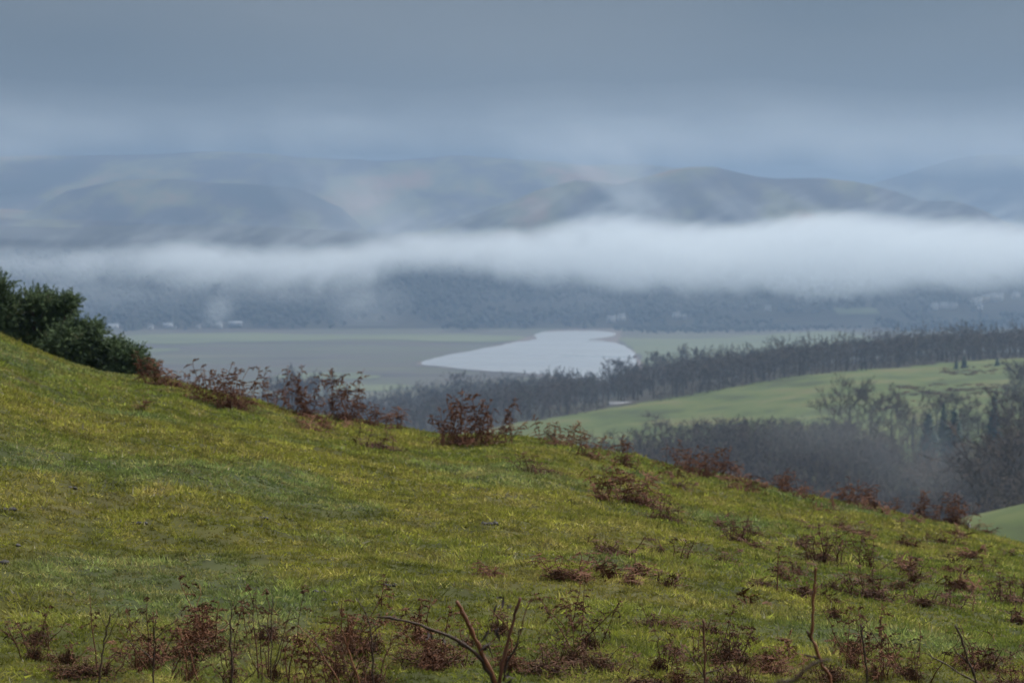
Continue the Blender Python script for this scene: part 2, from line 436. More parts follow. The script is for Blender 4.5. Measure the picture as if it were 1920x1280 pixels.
# ridge with the pasture and the woods behind it
def plateau(x):
    return 52 + np.where(x > 0, 0.114 * np.minimum(x, 125) + 0.03 * np.maximum(x - 125, 0), 0.22 * x)
EDGE = lambda x: 820 + np.clip(x, -50, 250) * 0.62
E_PX = np.array([380, 480, 560, 650, 760, 860, 1000, 1060, 1100, 1140, 1160, 1200, 1290, 1400, 1500, 1600, 1700, 1790, 1920, 2200], float)
E_ROW = np.array([800, 770, 752, 737, 722, 707, 699, 694, 700, 690, 680, 670, 654, 646, 637, 629, 620, 612, 611, 600], float)
E_D = np.interp(E_PX, [380, 1920], [1250, 1090])
E_X = (E_PX - 960) / F * E_D
E_TOP = CAMZ - (E_ROW - 430) / F * E_D
def dE(x): return np.interp(x, E_X, E_D)
def gE(x): return np.interp(x, E_X, E_TOP) - 12.5
def land_z(x, y):
    x = np.asarray(x, float); y = np.asarray(y, float)
    # wooded slope rising to the pasture
    p = np.maximum(plateau(x), 2)
    e = EDGE(x); de = dE(x); ge = np.maximum(gE(x), 1.0)
    low = 50 + 0.03 * x
    z1 = low + (p - 1 - low) * sst(430, 640, y)
    z = np.where(y < 640, z1, p + (y - 640) / 300 * 1.0)
    pe = p + (e - 640) / 300
    k = sst(0, 1, (y - e) / np.maximum(de - e, 1))
    z = np.where(y > e, pe + (ge - pe) * k, z)
    f = 1 - sst(de, de + 330, y)
    z = np.where(y > de, ge * f, z)
    # near valley below the viewer's hill
    z = np.where(y < 430, low + (70 - low) * sst(250, 90, y), z)
    # side shoulder with a field on the right
    sh = np.clip(33 + 0.20 * (x - 57), 0, 60) * np.exp(-((y - 290) / 75.0) ** 2)
    z = np.where(y < 430, np.maximum(z, low + sh + (fbm(x * 0.15, y * 0.1, 3) - 0.5) * 0.8), z)
    # knoll in front of the valley floor
    z = np.maximum(z, 37 * np.exp(-(((x + 96) / 26) ** 2 + ((y - 1100) / 45) ** 2)))
    # left: falls to the valley floor
    z = np.where(x < -60, z * (1 - 0.9 * sst(-60, -190, x) * sst(500, 1100, y)), z)
    z = z + (fbm(x * 0.02, y * 0.02, 4) - 0.5) * 4 * sst(300, 420, y) * (1 - sst(1200, 1500, y))
    # far valley side
    far = 0.155 * np.maximum(y - 2890 - 40 * (fbm(x * 0.004, y * 0 + 2, 3) - 0.5), 0)
    far = np.minimum(far, 120) * (0.75 + 0.5 * fbm(x * 0.0016 + 4, y * 0.001, 3))
    far = far * (1 - sst(3900, 4600, y))
    z = np.maximum(z, 0.6 + (fbm(x * 0.01, y * 0.01, 3) - 0.5) * 0.5) + far
    return z
ys = np.concatenate([np.linspace(70, 420, 60)[:-1], np.linspace(420, 1500, 160)[:-1], np.linspace(1500, 2850, 60)[:-1], np.linspace(2850, 3600, 90)[:-1], np.linspace(3600, 8200, 60)])
xs = np.concatenate([np.linspace(-4500, -700, 40)[:-1], np.linspace(-700, 800, 140)[:-1], np.linspace(800, 4500, 40)])
land, LV = grid('valley_ground', xs, ys, lambda a, b: land_z(a, b), None)
for k in ('marsh', 'pasture', 'forest_floor', 'moor'): land.data.materials.append(M[k])
fy = LV[:, 1].reshape(len(ys), len(xs)); fx = LV[:, 0].reshape(len(ys), len(xs))
cy = (fy[:-1, :-1] + fy[1:, 1:]) / 2; cx = (fx[:-1, :-1] + fx[1:, 1:]) / 2
mi = np.zeros(cy.shape, np.int32)
mi[cy < 1400] = 2
mi[(cy > 560) & (cy < EDGE(cx) + 8) & (cx > -70)] = 1
mi[(cy < 400)] = 1
mi[cy > 2895] = 2
mi[cy > 3900] = 3
land.data.polygons.foreach_set('material_index', mi.ravel())
tag(land, 'broad valley ground with pasture ridge, marsh and far slopes', kind='structure')

# flat sheets on the valley floor, outlined where they lie
def sheet(name, pix, z, mat, label=None, wob=0.0, kind='structure'):
    P = np.array([on_plane(a, b_, z) for a, b_ in pix])
    # smooth closed outline (Catmull-Rom)
    n_ = len(P); R = []
    for i in range(n_):
        p0, p1, p2, p3 = P[i - 1], P[i], P[(i + 1) % n_], P[(i + 2) % n_]
        for t_ in np.linspace(0, 1, 8, endpoint=False):
            R.append(0.5 * ((2 * p1) + (-p0 + p2) * t_ + (2 * p0 - 5 * p1 + 4 * p2 - p3) * t_ ** 2 + (-p0 + 3 * p1 - 3 * p2 + p3) * t_ ** 3))
    R = np.array(R)
    if wob:
        a = np.arange(len(R)); R[:, 1] += (vnoise(a * 0.5, a * 0 + pix[0][0]) - 0.5) * wob; R[:, 0] += (vnoise(a * 0.5, a * 0 + 7 + pix[0][1]) - 0.5) * wob * 0.4
    import bmesh
    bm = bmesh.new()
    f_ = bm.faces.new([bm.verts.new((float(q[0]), float(q[1]), z)) for q in R])
    if f_.normal.z < 0: f_.normal_flip()
    bmesh.ops.triangulate(bm, faces=bm.faces[:])
    for f_ in bm.faces:
        f_.normal_update()
        if f_.normal.z < 0: f_.normal_flip()
    me_ = bpy.data.meshes.new(name); bm.to_mesh(me_); bm.free()
    o_ = obj(name, me_, mat)
    tag(o_, label, kind=kind)
    return o_

sheet('mud_bank', [(780, 680.5), (830, 689), (900, 696), (980, 700.5), (1060, 712), (1150, 730), (1210, 700), (1193, 668), (1184, 655), (1160, 643), (1165, 622), (1140, 616), (1040, 618), (1000, 628), (940, 645.5), (860, 661)], 1.05, M['mud'], 'brown mud edging the river bend', 12)
sheet('river', [(786, 680), (830, 687), (900, 694), (980, 698.5), (1060, 706), (1140, 718), (1185, 695), (1190, 668), (1182, 656), (1166, 646), (1135, 639), (1105, 637.2), (1112, 634.8), (1140, 631), (1156, 624.5), (1120, 620.5), (1060, 620), (1012, 623), (1003, 630), (1000, 637.5), (965, 641), (940, 646.5), (870, 660), (815, 671)], 1.25, M['water'], 'pale grey river bend on the valley floor', 12)
MEAD = [
    ([(1165, 633), (1200, 634), (1330, 634), (1420, 628), (1560, 622), (1640, 640), (1420, 665), (1280, 690), (1196, 690), (1196, 664), (1186, 652)], 'pale green meadow right of the river bend'),
    ([(240, 630), (420, 624), (640, 627), (820, 627), (960, 629), (992, 634), (900, 642), (700, 636), (420, 642), (250, 644)], 'long green strip of meadow left of the river'),
    ([(520, 702), (640, 698), (705, 703), (690, 709), (560, 711)], 'short pale green strip of marsh below the mud flats'),
    ([(640, 722), (700, 720), (780, 724), (720, 731), (640, 733)], 'small green strip of grass above the wood edge'),
    ([(60, 655), (180, 650), (330, 653), (300, 660), (100, 664)], 'faint green strip behind the gorse'),
]
for i, (pl, lab) in enumerate(MEAD): sheet('meadow', pl, 0.98 + 0.03 * i, M['meadow'], lab, 26)

# ------------------------------------------------------------------ far hills
def ridge(name, prof, yc, wf, wb, mat, label, amp=0.12, seed=0.0):
    px = np.array([a for a, _ in prof], float); rw = np.array([b_ for _, b_ in prof], float)
    X0 = (px - 960) / F * yc; Z0 = CAMZ - (rw - 430) / F * yc
    def zf(x, y):
        t_ = np.interp(x, X0, Z0)
        t_ = t_ + (fbm(x * 0.004 + seed, x * 0 + seed, 4) - 0.5) * 26
        k = np.where(y < yc, 1 - np.clip((yc - y) / wf, 0, 1), 1 - np.clip((y - yc) / wb, 0, 1))
        s = k * k * (3 - 2 * k) * 0.55 + k * 0.45
        gul = 1 - 2 * np.abs(fbm(x * 0.0028 + seed * 3, y * 0.0012 + seed, 4) - 0.5)
        g2 = fbm(x * 0.006 + seed, y * 0.004, 4) - 0.5
        return np.maximum(t_, 0) * s + ((gul - 0.75) * amp * 650 + g2 * 90) * s * (1 - s) * 2.2 - 8 * (1 - s)
    xs_ = np.linspace(X0[0], X0[-1], 220); ys_ = np.linspace(yc - wf, yc + wb, 64)
    o_, _ = grid(name, xs_, ys_, zf, mat)
    tag(o_, label, kind='structure')
ridge('far_hill', [(-2600, 420), (-900, 330), (-200, 300), (60, 293), (240, 292), (420, 288), (520, 288), (610, 293), (700, 302), (780, 297), (860, 294), (940, 299), (1020, 303), (1100, 312), (1200, 310), (1400, 330), (1700, 400), (2000, 430)], 5900, 1700, 1500, M['moor'], 'long moorland ridge under the cloud, left of centre', seed=1.3)
ridge('far_hill', [(700, 440), (820, 425), (920, 385), (1000, 358), (1080, 340), (1160, 345), (1230, 330), (1290, 316), (1340, 312), (1400, 320), (1460, 328), (1540, 327), (1600, 334), (1660, 350), (1720, 370), (1790, 376), (1830, 390), (1870, 412), (1900, 428), (1960, 450)], 4350, 700, 500, M['moor'], 'rounded brown hill falling to the right above the mist', seed=5.1)
ridge('far_hill', [(-700, 400), (-200, 402), (0, 408), (150, 412), (300, 415), (420, 420), (520, 426), (580, 433), (620, 445), (650, 458), (700, 480)], 3950, 400, 350, M['moor'], 'low dark wooded spur tapering to a point at the mist', seed=8.7)
ridge('far_hill', [(-700, 330), (-200, 340), (0, 390), (60, 395), (130, 355), (220, 335), (330, 330), (450, 340), (560, 352), (640, 385), (700, 440)], 4700, 600, 500, M['moor'], 'broad rounded moor behind the dark spur on the left', seed=11.2)
ridge('far_hill', [(1450, 420), (1600, 350), (1700, 325), (1780, 300), (1850, 291), (1960, 288), (2300, 270), (3000, 300), (4200, 400)], 6600, 1100, 1300, M['moor'], 'most distant blue hill at the right edge', seed=14.9)

# ------------------------------------------------------------------ mist banks (closed bodies of even density, thinning to nothing at their rims)
def mist(name, label, y0, px0, px1, r0, r1, tau, sigma, nx=260, nz_=110, mat=None, fwd=0.5):
    px = np.linspace(px0, px1, nx); rw = np.linspace(r0, r1, nz_)
    PX, RW = np.meshgrid(px, rw)
    h = np.maximum(tau(PX, RW), 0) / sigma
    h = h * sst(0, 0.06, (PX - px0) / (px1 - px0)) * sst(1, 0.94, (PX - px0) / (px1 - px0))
    h[h < min(0.015, 0.08 * float(h.max() * sigma)) / sigma] = 0
    h[0, :] = h[-1, :] = 0; h[:, 0] = h[:, -1] = 0
    X = (PX - 960) / F * y0; Z = CAMZ - (RW - 430) / F * y0
    nf = nx * nz_
    idx = np.arange(nf).reshape(nz_, nx)
    solid = h > 0
    back = np.where(solid, idx + nf, idx)
    V = np.vstack([np.stack([X, y0 - h * fwd, Z], -1).reshape(-1, 3), np.stack([X, y0 + h * (1 - fwd), Z], -1).reshape(-1, 3)])
    a, b_, c, d = [g[...] for g in (idx[:-1, :-1], idx[:-1, 1:], idx[1:, 1:], idx[1:, :-1])]
    any_ = (solid[:-1, :-1] | solid[:-1, 1:] | solid[1:, 1:] | solid[1:, :-1]).ravel()
    fr = np.stack([a, d, c, b_], -1).reshape(-1, 4)[any_]
    a, b_, c, d = [back[:-1, :-1], back[:-1, 1:], back[1:, 1:], back[1:, :-1]]
    bk = np.stack([a, b_, c, d], -1).reshape(-1, 4)[any_]
    Q = np.vstack([fr, bk])
    used = np.unique(Q); re = np.zeros(len(V), int); re[used] = np.arange(len(used))
    me_ = mesh_np(name, V[used], re[Q], True)
    o_ = obj(name, me_, mat or volume_mat('mist_volume', MIST_COLOR, sigma, 0.3))
    tag(o_, label, 'mist', kind='stuff')
    return o_

def bank_tau(px, rw):
    top = np.interp(px, [-400, 0, 150, 300, 420, 560, 640, 700, 760, 850, 930, 1000, 1060, 1120, 1190, 1250, 1330, 1400, 1450, 1550, 1650, 1750, 1850, 1920, 2400],
                    [480, 476, 472, 468, 468, 470, 470, 458, 446, 444, 446, 440, 425, 412, 412, 422, 430, 428, 428, 412, 414, 418, 420, 432, 440])
    bot = np.interp(px, [-400, 0, 200, 400, 600, 690, 740, 800, 900, 1000, 1200, 1400, 1550, 1700, 1920, 2400], [514, 514, 514, 520, 530, 526, 506, 503, 512, 526, 536, 538, 536, 531, 530, 530])
    top = top + 8 + (fbm(px * 0.012 + 3, px * 0 + 1, 4) - 0.5) * 20
    bot = bot - 9 + (fbm(px * 0.012 + 30, px * 0 + 9, 5, 0.6) - 0.5) * 44
    pk = np.interp(px, [-400, 0, 300, 700, 1000, 1300, 1800, 2400], [1.6, 1.8, 2.2, 2.5, 2.9, 3.6, 3.6, 3.4])
    sk = px + (rw - 430) * 1.6
    wisp = 0.7 + 0.6 * fbm(sk * 0.014 + 7, rw * 0.02 + 3, 4, 0.55)
    soft_t = np.interp(px, [0, 600, 1000, 1920], [28, 26, 28, 28])
    up = sst(top - soft_t * 1.1, top + soft_t, rw); dn = sst(bot + 34, bot - 40, rw)
    tail = 0.32 * sst(top - 95, top, rw) * sst(0.42, 0.8, fbm(sk * 0.013 + 5, rw * 0.016, 4, 0.6))
    puff = 0.6 + 0.8 * fbm(px * 0.03 + 8, rw * 0.05 + 2, 4, 0.6)
    return (pk * up * wisp + tail) * dn * puff
mist('mist_bank', 'bright white bank of mist lying across the valley', 3010, -500, 2450, 290, 600, bank_tau, 0.008, 340, 140, fwd=0.2)

def wisps_tau(px, rw):
    t_ = np.zeros_like(px)
    # diagonal streamers rising off the bank, drawn out up to the left
    for cx, cy, ln, wd, a in [(1150, 360, 150, 16, 0.5), (1215, 385, 120, 20, 0.6), (1060, 375, 90, 18, 0.25), (1370, 390, 120, 16, 0.35), (1420, 400, 90, 12, 0.35), (1530, 395, 90, 16, 0.25), (620, 350, 190, 40, 0.3), (720, 400, 140, 46, 0.55), (560, 380, 120, 20, 0.2), (1180, 320, 170, 30, 0.4), (1840, 408, 40, 8, 0.2)]:
        ca, sa = math.cos(math.radians(38)), math.sin(math.radians(38))
        du = (px - cx) * ca + (rw - cy) * sa; dv = -(px - cx) * sa + (rw - cy) * ca
        t_ = t_ + a * np.exp(-(du / ln) ** 2 * 2 - (dv / wd) ** 2)
    t_ = t_ * (0.1 + 1.8 * fbm((px - rw) * 0.014, (px + rw) * 0.010 + 4, 4, 0.6))
    t_ = t_ + 0.5 * np.exp(-((px - 20) / 130) ** 2 - ((rw - 425) / 45) ** 2) * (0.4 + fbm(px * 0.02, rw * 0.03, 3))
    t_ = t_ + 0.5 * np.exp(-((px - 700) / 110) ** 2 - ((rw - 430) / 40) ** 2)
    return (t_ * 0.42 - 0.015) * sst(480, 440, rw)
mist('mist_wisps', 'thin slanting wisps of mist drifting up the far hillside', 3550, -300, 2000, 230, 490, wisps_tau, 0.003, 320, 110)

def cap_tau(px, rw):
    line = np.interp(px, [-600, 0, 300, 560, 760, 950, 1050, 1150, 1250, 1350, 1500, 1700, 1850, 2100, 2600], [275, 280, 262, 262, 262, 272, 300, 312, 296, 285, 290, 306, 312, 306, 300])
    line = line + (fbm(px * 0.01 + 60, px * 0, 4) - 0.5) * 30
    n_ = 0.55 + 0.9 * fbm(px * 0.006 + 2, rw * 0.02, 4)
    tp_ = (fbm(px * 0.0022 + 5, px * 0 + 3, 3) - 0.5) * 150
    return (0.62 * sst(line + 36, line - 40, rw) * sst(90, 315, rw + tp_ * 0.6) ** 2) * n_ - 0.012
mist('low_cloud', 'low cloud resting on the tops of the far hills', 4700, -900, 2800, -40, 380, cap_tau, 0.003, 300, 100)

def veil_tau(px, rw):
    t_ = 0.42 * np.exp(-((px - 418 - (560 - rw) * 0.35) / 22) ** 2 - ((rw - 582) / 26) ** 2)
    t_ = t_ + 0.35 * np.exp(-((px - 680) / 60) ** 2 - ((rw - 562) / 40) ** 2) + 0.25 * np.exp(-((px - 560) / 120) ** 2 - ((rw - 545) / 22) ** 2)
    t_ = t_ + 0.08 * np.exp(-((rw - 556) / 34) ** 2) * sst(700, 1100, px) * (0.4 + 1.2 * fbm(px * 0.012 + 20, rw * 0.02, 4))
    t_ = t_ + 0.28 * np.exp(-((px - 120) / 240) ** 2 - ((rw - 545) / 34) ** 2)
    return t_ * (0.3 + 1.4 * fbm(px * 0.025, rw * 0.03 + 3, 4, 0.6)) - 0.02
def hollow_tau(px, rw):
    t_ = 0.07 * np.exp(-((px - 1730) / 110) ** 2 - ((rw - 870) / 75) ** 2) + 0.05 * np.exp(-((px - 1560) / 130) ** 2 - ((rw - 810) / 40) ** 2)
    return t_ * (0.5 + fbm(px * 0.02, rw * 0.02, 3)) - 0.004
mist('mist_hollow', 'faint mist hanging in the wooded hollow on the right', 425, 1300, 2100, 700, 1010, hollow_tau, 0.006, 120, 80)
mist('mist_veil', 'faint veil of mist in front of the far wood', 2860, -300, 2300, 480, 612, veil_tau, 0.004, 330, 70)

# ------------------------------------------------------------------ trees
def bare_tree(seed, H=13.0, R=4.5, limbs=9, subs=5, twigs=220, tw=0.09, sides=4, light=False):
    r = np.random.default_rng(seed)
    trunk = MB(); crown = MB()
    n_ = 6
    tz = np.linspace(0, H * 0.62, n_)
    bend = np.cumsum(r.normal(0, 0.10, (n_, 2)), 0) * H / 13
    tp = np.column_stack([bend, tz])
    tr = np.linspace(0.30, 0.09, n_) * H / 13
    trunk.tube(tp, tr, max(sides, 5), 0.4)
    ends = []
    for k in range(limbs):
        s = r.uniform(0.18, 1.0); base = np.array([np.interp(s, np.linspace(0, 1, n_), tp[:, j]) for j in range(3)])
        a = k * 2.4 + r.uniform(-.5, .5); el = r.uniform(0.15, 1.0)
        ln = R * r.uniform(0.75, 1.1) * (1.15 - 0.25 * s)
        d = np.array([math.cos(a) * math.cos(el), math.sin(a) * math.cos(el), math.sin(el)])
        p1 = base + d * ln * 0.5; p2 = base + d * ln + np.array([0, 0, ln * 0.22]) + r.normal(0, 0.2, 3)
        crown.tube([base, p1, p2], [0.075 * H / 13, 0.045 * H / 13, 0.02], 3, 0.4, False)
        for j in range(subs):
            q = base + (p2 - base) * r.uniform(0.35, 1.0)
            d2 = d * 0.5 + r.normal(0, 0.55, 3) + np.array([0, 0, 0.45]); d2 /= np.linalg.norm(d2)
            e = q + d2 * R * r.uniform(0.3, 0.55)
            if light:
                V, T = slivers(np.array([q]), np.array([e - q]), 0.10, r=r); crown.add(V, T, (), 0.45)
            else:
                crown.tube([q, (q + e) / 2 + r.normal(0, 0.1, 3), e], [0.03, 0.022, 0.012], 3, 0.45, False)
            ends.append((q, e))
    idx = r.integers(0, len(ends), twigs)
    A = np.array([ends[i][0] for i in idx]); B = np.array([ends[i][1] for i in idx])
    t_ = r.uniform(0.25, 1.1, (twigs, 1))
    base = A + (B - A) * t_
    d = (B - A); d /= np.linalg.norm(d, axis=1)[:, None] + 1e-9
    d = d * 0.6 + r.normal(0, 0.6, (twigs, 3)) + np.array([0, 0, 0.18]); d /= np.linalg.norm(d, axis=1)[:, None]
    d *= r.uniform(0.5, 1.4, (twigs, 1)) * R / 4.5
    V, T = slivers(base, d, tw * r.uniform(0.6, 1.4, twigs), r=r)
    crown.add(V, T, (), 0.6)
    return trunk, crown

def conifer_tree(seed, H=16.0, R=3.2, tiers=16, per=16):
    r = np.random.default_rng(seed)
    trunk = MB(); crown = MB()
    trunk.tube([(0, 0, 0), (0, 0, H * 0.5), (0, 0, H * 0.96)], [0.26, 0.16, 0.03], 6, 0.4)
    for k in range(tiers):
        s = k / (tiers - 1); z = H * (0.10 + 0.88 * s)
        rr = R * (1 - s) ** 0.8 * r.uniform(0.8, 1.12) + 0.15
        for j in range(per):
            a = j * 2 * math.pi / per + r.uniform(-.3, .3); ln = rr * r.uniform(0.7, 1.1)
            d = np.array([math.cos(a), math.sin(a), 0]); s_ = np.array([-d[1], d[0], 0])
            zb = z + r.uniform(-.4, .4); dr = -ln * r.uniform(0.15, 0.5)
            wv = ln * 0.30 + 0.1
            V = [np.array([0, 0, zb]), d * ln * 0.6 + s_ * wv + np.array([0, 0, zb + dr * 0.45]), d * ln + np.array([0, 0, zb + dr]), d * ln * 0.6 - s_ * wv + np.array([0, 0, zb + dr * 0.45 - 0.15]), d * ln * 0.5 + np.array([0, 0, zb + dr * 0.2 - 0.5])]
            crown.add(V, [(0, 1, 2), (0, 2, 3), (0, 4, 2)], (), r.uniform(0.2, 0.8))
    return trunk, crown

def place_wood(name, label, pts, base_list, mat, hs, r, kind='stuff', cat='wood'):
    """many look-alike trees that read as one mass: a single object"""
    Vs, Ts, ti = [], [], []; off = 0
    for p_, s_ in zip(pts, hs):
        V, T, Q, tn = base_list[r.integers(len(base_list))]
        a = r.uniform(0, 6.28); c, s = math.cos(a), math.sin(a)
        Rm = np.array([[c, -s, 0], [s, c, 0], [0, 0, 1]])
        k = r.uniform(0.85, 1.15)
        Vs.append((V * np.array([s_ * k, s_ * k, s_])) @ Rm.T + p_)
        Ts.append(T + off); off += len(V); ti.append(np.full(len(V), np.clip(r.normal(0.5, 0.2), 0, 1)))
    me_ = mesh_np(name, np.vstack(Vs), np.vstack(Ts))
    set_float(me_, 'tint', np.concatenate(ti))
    o_ = obj(name, me_, mat); tag(o_, label, cat, kind=kind)
    return o_

def tri_arrays(*mbs):
    Vs, Ts, ti = [], [], []; off = 0
    for mb_ in mbs:
        V, T, Q, tn = mb_.arrays()
        if len(Q): T = np.vstack([T, Q[:, [0, 1, 2]], Q[:, [0, 2, 3]]])
        Vs.append(V); Ts.append(T + off); ti.append(tn); off += len(V)
    return np.vstack(Vs), np.vstack(Ts), None, np.concatenate(ti)

def jitter_grid(x0, x1, y0, y1, sp, r):
    gx, gy = np.meshgrid(np.arange(x0, x1, sp), np.arange(y0, y1, sp))
    g = np.stack([gx.ravel(), gy.ravel()], -1) + r.uniform(-0.42, 0.42, (gx.size, 2)) * sp
    return g

r = np.random.default_rng(21)
woodC = [tri_arrays(*bare_tree(100 + k, 13, 4.8, 8, 4, 370, 0.11, 3, True)) for k in range(5)]
woodE = [tri_arrays(*bare_tree(200 + k, 13, 5.0, 6, 3, 250, 0.17, 3, True)) for k in range(5)]

# the wood belt behind the pasture
g = jitter_grid(-170, 330, 850, 1260, 7.0, r)
keep = (g[:, 1] > EDGE(g[:, 0]) + 9) & (g[:, 1] < dE(g[:, 0]) + 6) & (g[:, 1] > np.interp(g[:, 0], [-170, -60, 0, 400], [1060, 930, 838, 838]))
keep &= np.abs(g[:, 0]) < 0.26 * g[:, 1]
keep &= ~((np.abs(g[:, 0] - 41) < 17) & (g[:, 1] < 892))
inner = (g[:, 1] > EDGE(g[:, 0]) + 45) & (g[:, 1] < dE(g[:, 0]) - 60)
keep &= ~(inner & (r.uniform(0, 1, len(g)) < 0.62))
g = g[keep]
P3 = np.column_stack([g, land_z(g[:, 0], g[:, 1])])
place_wood('bare_woodland', 'long belt of bare winter woodland behind the green pasture', P3, woodE, M['bare_twig'], r.uniform(0.85, 1.1, len(g)), r)
# smaller trees and shrubs closing its near edge
gx = np.arange(-60, 330, 3.2); gx = np.concatenate([gx, gx + 1.1, gx + 2.3])
gy = np.maximum(EDGE(gx) + 3, np.interp(gx, [-170, -60, 0, 400], [1060, 930, 838, 838])) + r.uniform(0, 18, len(gx))
ok = ~((np.abs(gx - 41) < 9) & (gy < 880))
g2 = np.stack([gx, gy], -1)[ok]; g2 = g2[np.abs(g2[:, 0]) < 0.26 * g2[:, 1]]
P3 = np.column_stack([g2, land_z(g2[:, 0], g2[:, 1]) - 0.8])
place_wood('hedge_scrub', 'tangled bare shrubs along the near edge of the wood belt', P3, woodE, M['bare_twig'], r.uniform(0.3, 0.6, len(g2)), r, cat='scrub')
# the wooded slope below the pasture
g = jitter_grid(-70, 180, 425, 735, 5.8, r)
C_PX = np.array([800, 960, 1060, 1230, 1300, 1370, 1440, 1540, 1700, 2200], float)
back = np.interp(g[:, 0] / g[:, 1] * F + 960, C_PX, [600, 610, 625, 640, 655, 668, 665, 655, 650, 640])
pxg = g[:, 0] / g[:, 1] * F + 960
g = g[(g[:, 1] < back) & (pxg > 850) & (pxg < 2000)]
P3 = np.column_stack([g, land_z(g[:, 0], g[:, 1])])
pxg = g[:, 0] / g[:, 1] * F + 960
want = np.interp(pxg, [900, 960, 1060, 1230, 1300, 1370, 1440, 1540, 1640, 1700, 1850, 1900, 2000], [806, 803, 795, 787, 780, 771, 774, 779, 800, 850, 850, 800, 800])
top = CAMZ - (want - 430) / F * g[:, 1]
hs = np.clip((top - P3[:, 2]) / 13.6, 0.55, 1.15) * r.uniform(0.92, 1.0, len(g))
place_wood('bare_woodland', 'dark bare woodland filling the slope below the green pasture', P3, woodC, M['bare_twig'], hs, r)

# the far wooded valley side
def far_base(kind, k):
    rr = np.random.default_rng(300 + k)
    mb_ = MB()
    n_ = 5
    if kind == 'c':
        for j, (z0, z1, ra) in enumerate([(0.05, 0.6, 0.26), (0.3, 0.82, 0.19), (0.55, 1.0, 0.12)]):
            a = np.arange(n_) * 2 * math.pi / n_ + rr.uniform(0, 1)
            V = np.vstack([np.column_stack([np.cos(a) * ra * rr.uniform(.8, 1.2, n_), np.sin(a) * ra * rr.uniform(.8, 1.2, n_), np.full(n_, z0)]), [[0, 0, z1]]])
            mb_.add(V, [(i, (i + 1) % n_, n_) for i in range(n_)], (), 0.3)
    else:
        for j in range(5):
            c = np.array([rr.normal(0, 0.2), rr.normal(0, 0.2), rr.uniform(0.35, 0.8)]); s = rr.uniform(0.18, 0.32)
            V = [c + np.array(q) * s * rr.uniform(.7, 1.2) for q in [(1, 0, 0), (-1, 0, 0), (0, 1, 0), (0, -1, 0), (0, 0, 1), (0, 0, -1)]]
            mb_.add(V, [(0, 2, 4), (2, 1, 4), (1, 3, 4), (3, 0, 4), (2, 0, 5), (1, 2, 5), (3, 1, 5), (0, 3, 5)], (), 0.6)
    return tri_arrays(mb_)
farB = [far_base('c' if k < 2 else 'b', k) for k in range(6)]
g = jitter_grid(-1500, 1500, 2800, 3400, 12.0, r)
g = g[np.abs(g[:, 0]) < 0.30 * g[:, 1]]
edge = 2884 - 85 * sst(0.48, 0.72, fbm(g[:, 0] * 0.008 + 9, g[:, 0] * 0, 4, 0.6)) * sst(130, 60, np.abs(g[:, 0] - 80) * 0 + np.where((g[:, 0] > -40) & (g[:, 0] < 160), 200, 0))
open_ = fbm(g[:, 0] * 0.006 + 50, g[:, 1] * 0.02 + 11, 3)
HOUSES = []   # filled below: clearings
def fpt(px, py, d): q = at(px, py, d); return q
CLEAR = [(215, 610, 2896, 24), (318, 608, 2898, 30), (283, 622, 2890, 14), (372, 616, 2893, 14), (411, 606, 2902, 14), (440, 605, 2905, 26), (1152, 598, 2935, 30), (1272, 594, 2950, 26), (1440, 580, 3000, 14),
         (1610, 582, 2990, 70), (1758, 575, 3010, 22), (1780, 574, 3015, 30), (1830, 562, 3040, 16), (1848, 556, 3055, 18), (1864, 552, 3065, 18), (1877, 553, 3070, 18), (1840, 575, 3010, 14), (1812, 545, 3090, 12), (1905, 550, 3085, 22)]
keep = (g[:, 1] > edge) & ~((open_ > 0.63) & (g[:, 1] < 3050))
for px, py, d, rad in CLEAR:
    c = at(px, py, d)
    keep &= ~((np.abs(g[:, 0] - c[0]) < rad * 0.7) & (g[:, 1] > d - 115) & (g[:, 1] < d + 12))
# a spit of scrub that reaches down to the river on its right bank
sg = jitter_grid(118, 420, 2700, 2890, 10.0, r)
sp_ = sg[:, 0] / sg[:, 1] * F + 960
sl = np.interp(sp_, [1150, 1200, 1300, 1450, 1620], [2830, 2760, 2745, 2790, 2880])
sg = sg[(sg[:, 1] > sl) & (sp_ > 1150)]
sh_ = r.uniform(5, 8, len(sg))
g = g[keep]
P3 = np.column_stack([g, land_z(g[:, 0], g[:, 1])])
place_wood('far_woodland', 'hazy blue woodland on the far valley side under the mist', P3, farB, M['far_wood'], r.uniform(9, 17, len(g)), r)
P3 = np.column_stack([sg, land_z(sg[:, 0], sg[:, 1])])
place_wood('scrub_woodland', 'dim low scrub on the flat just right of the river', P3, farB[2:], M['far_wood'], sh_, r)

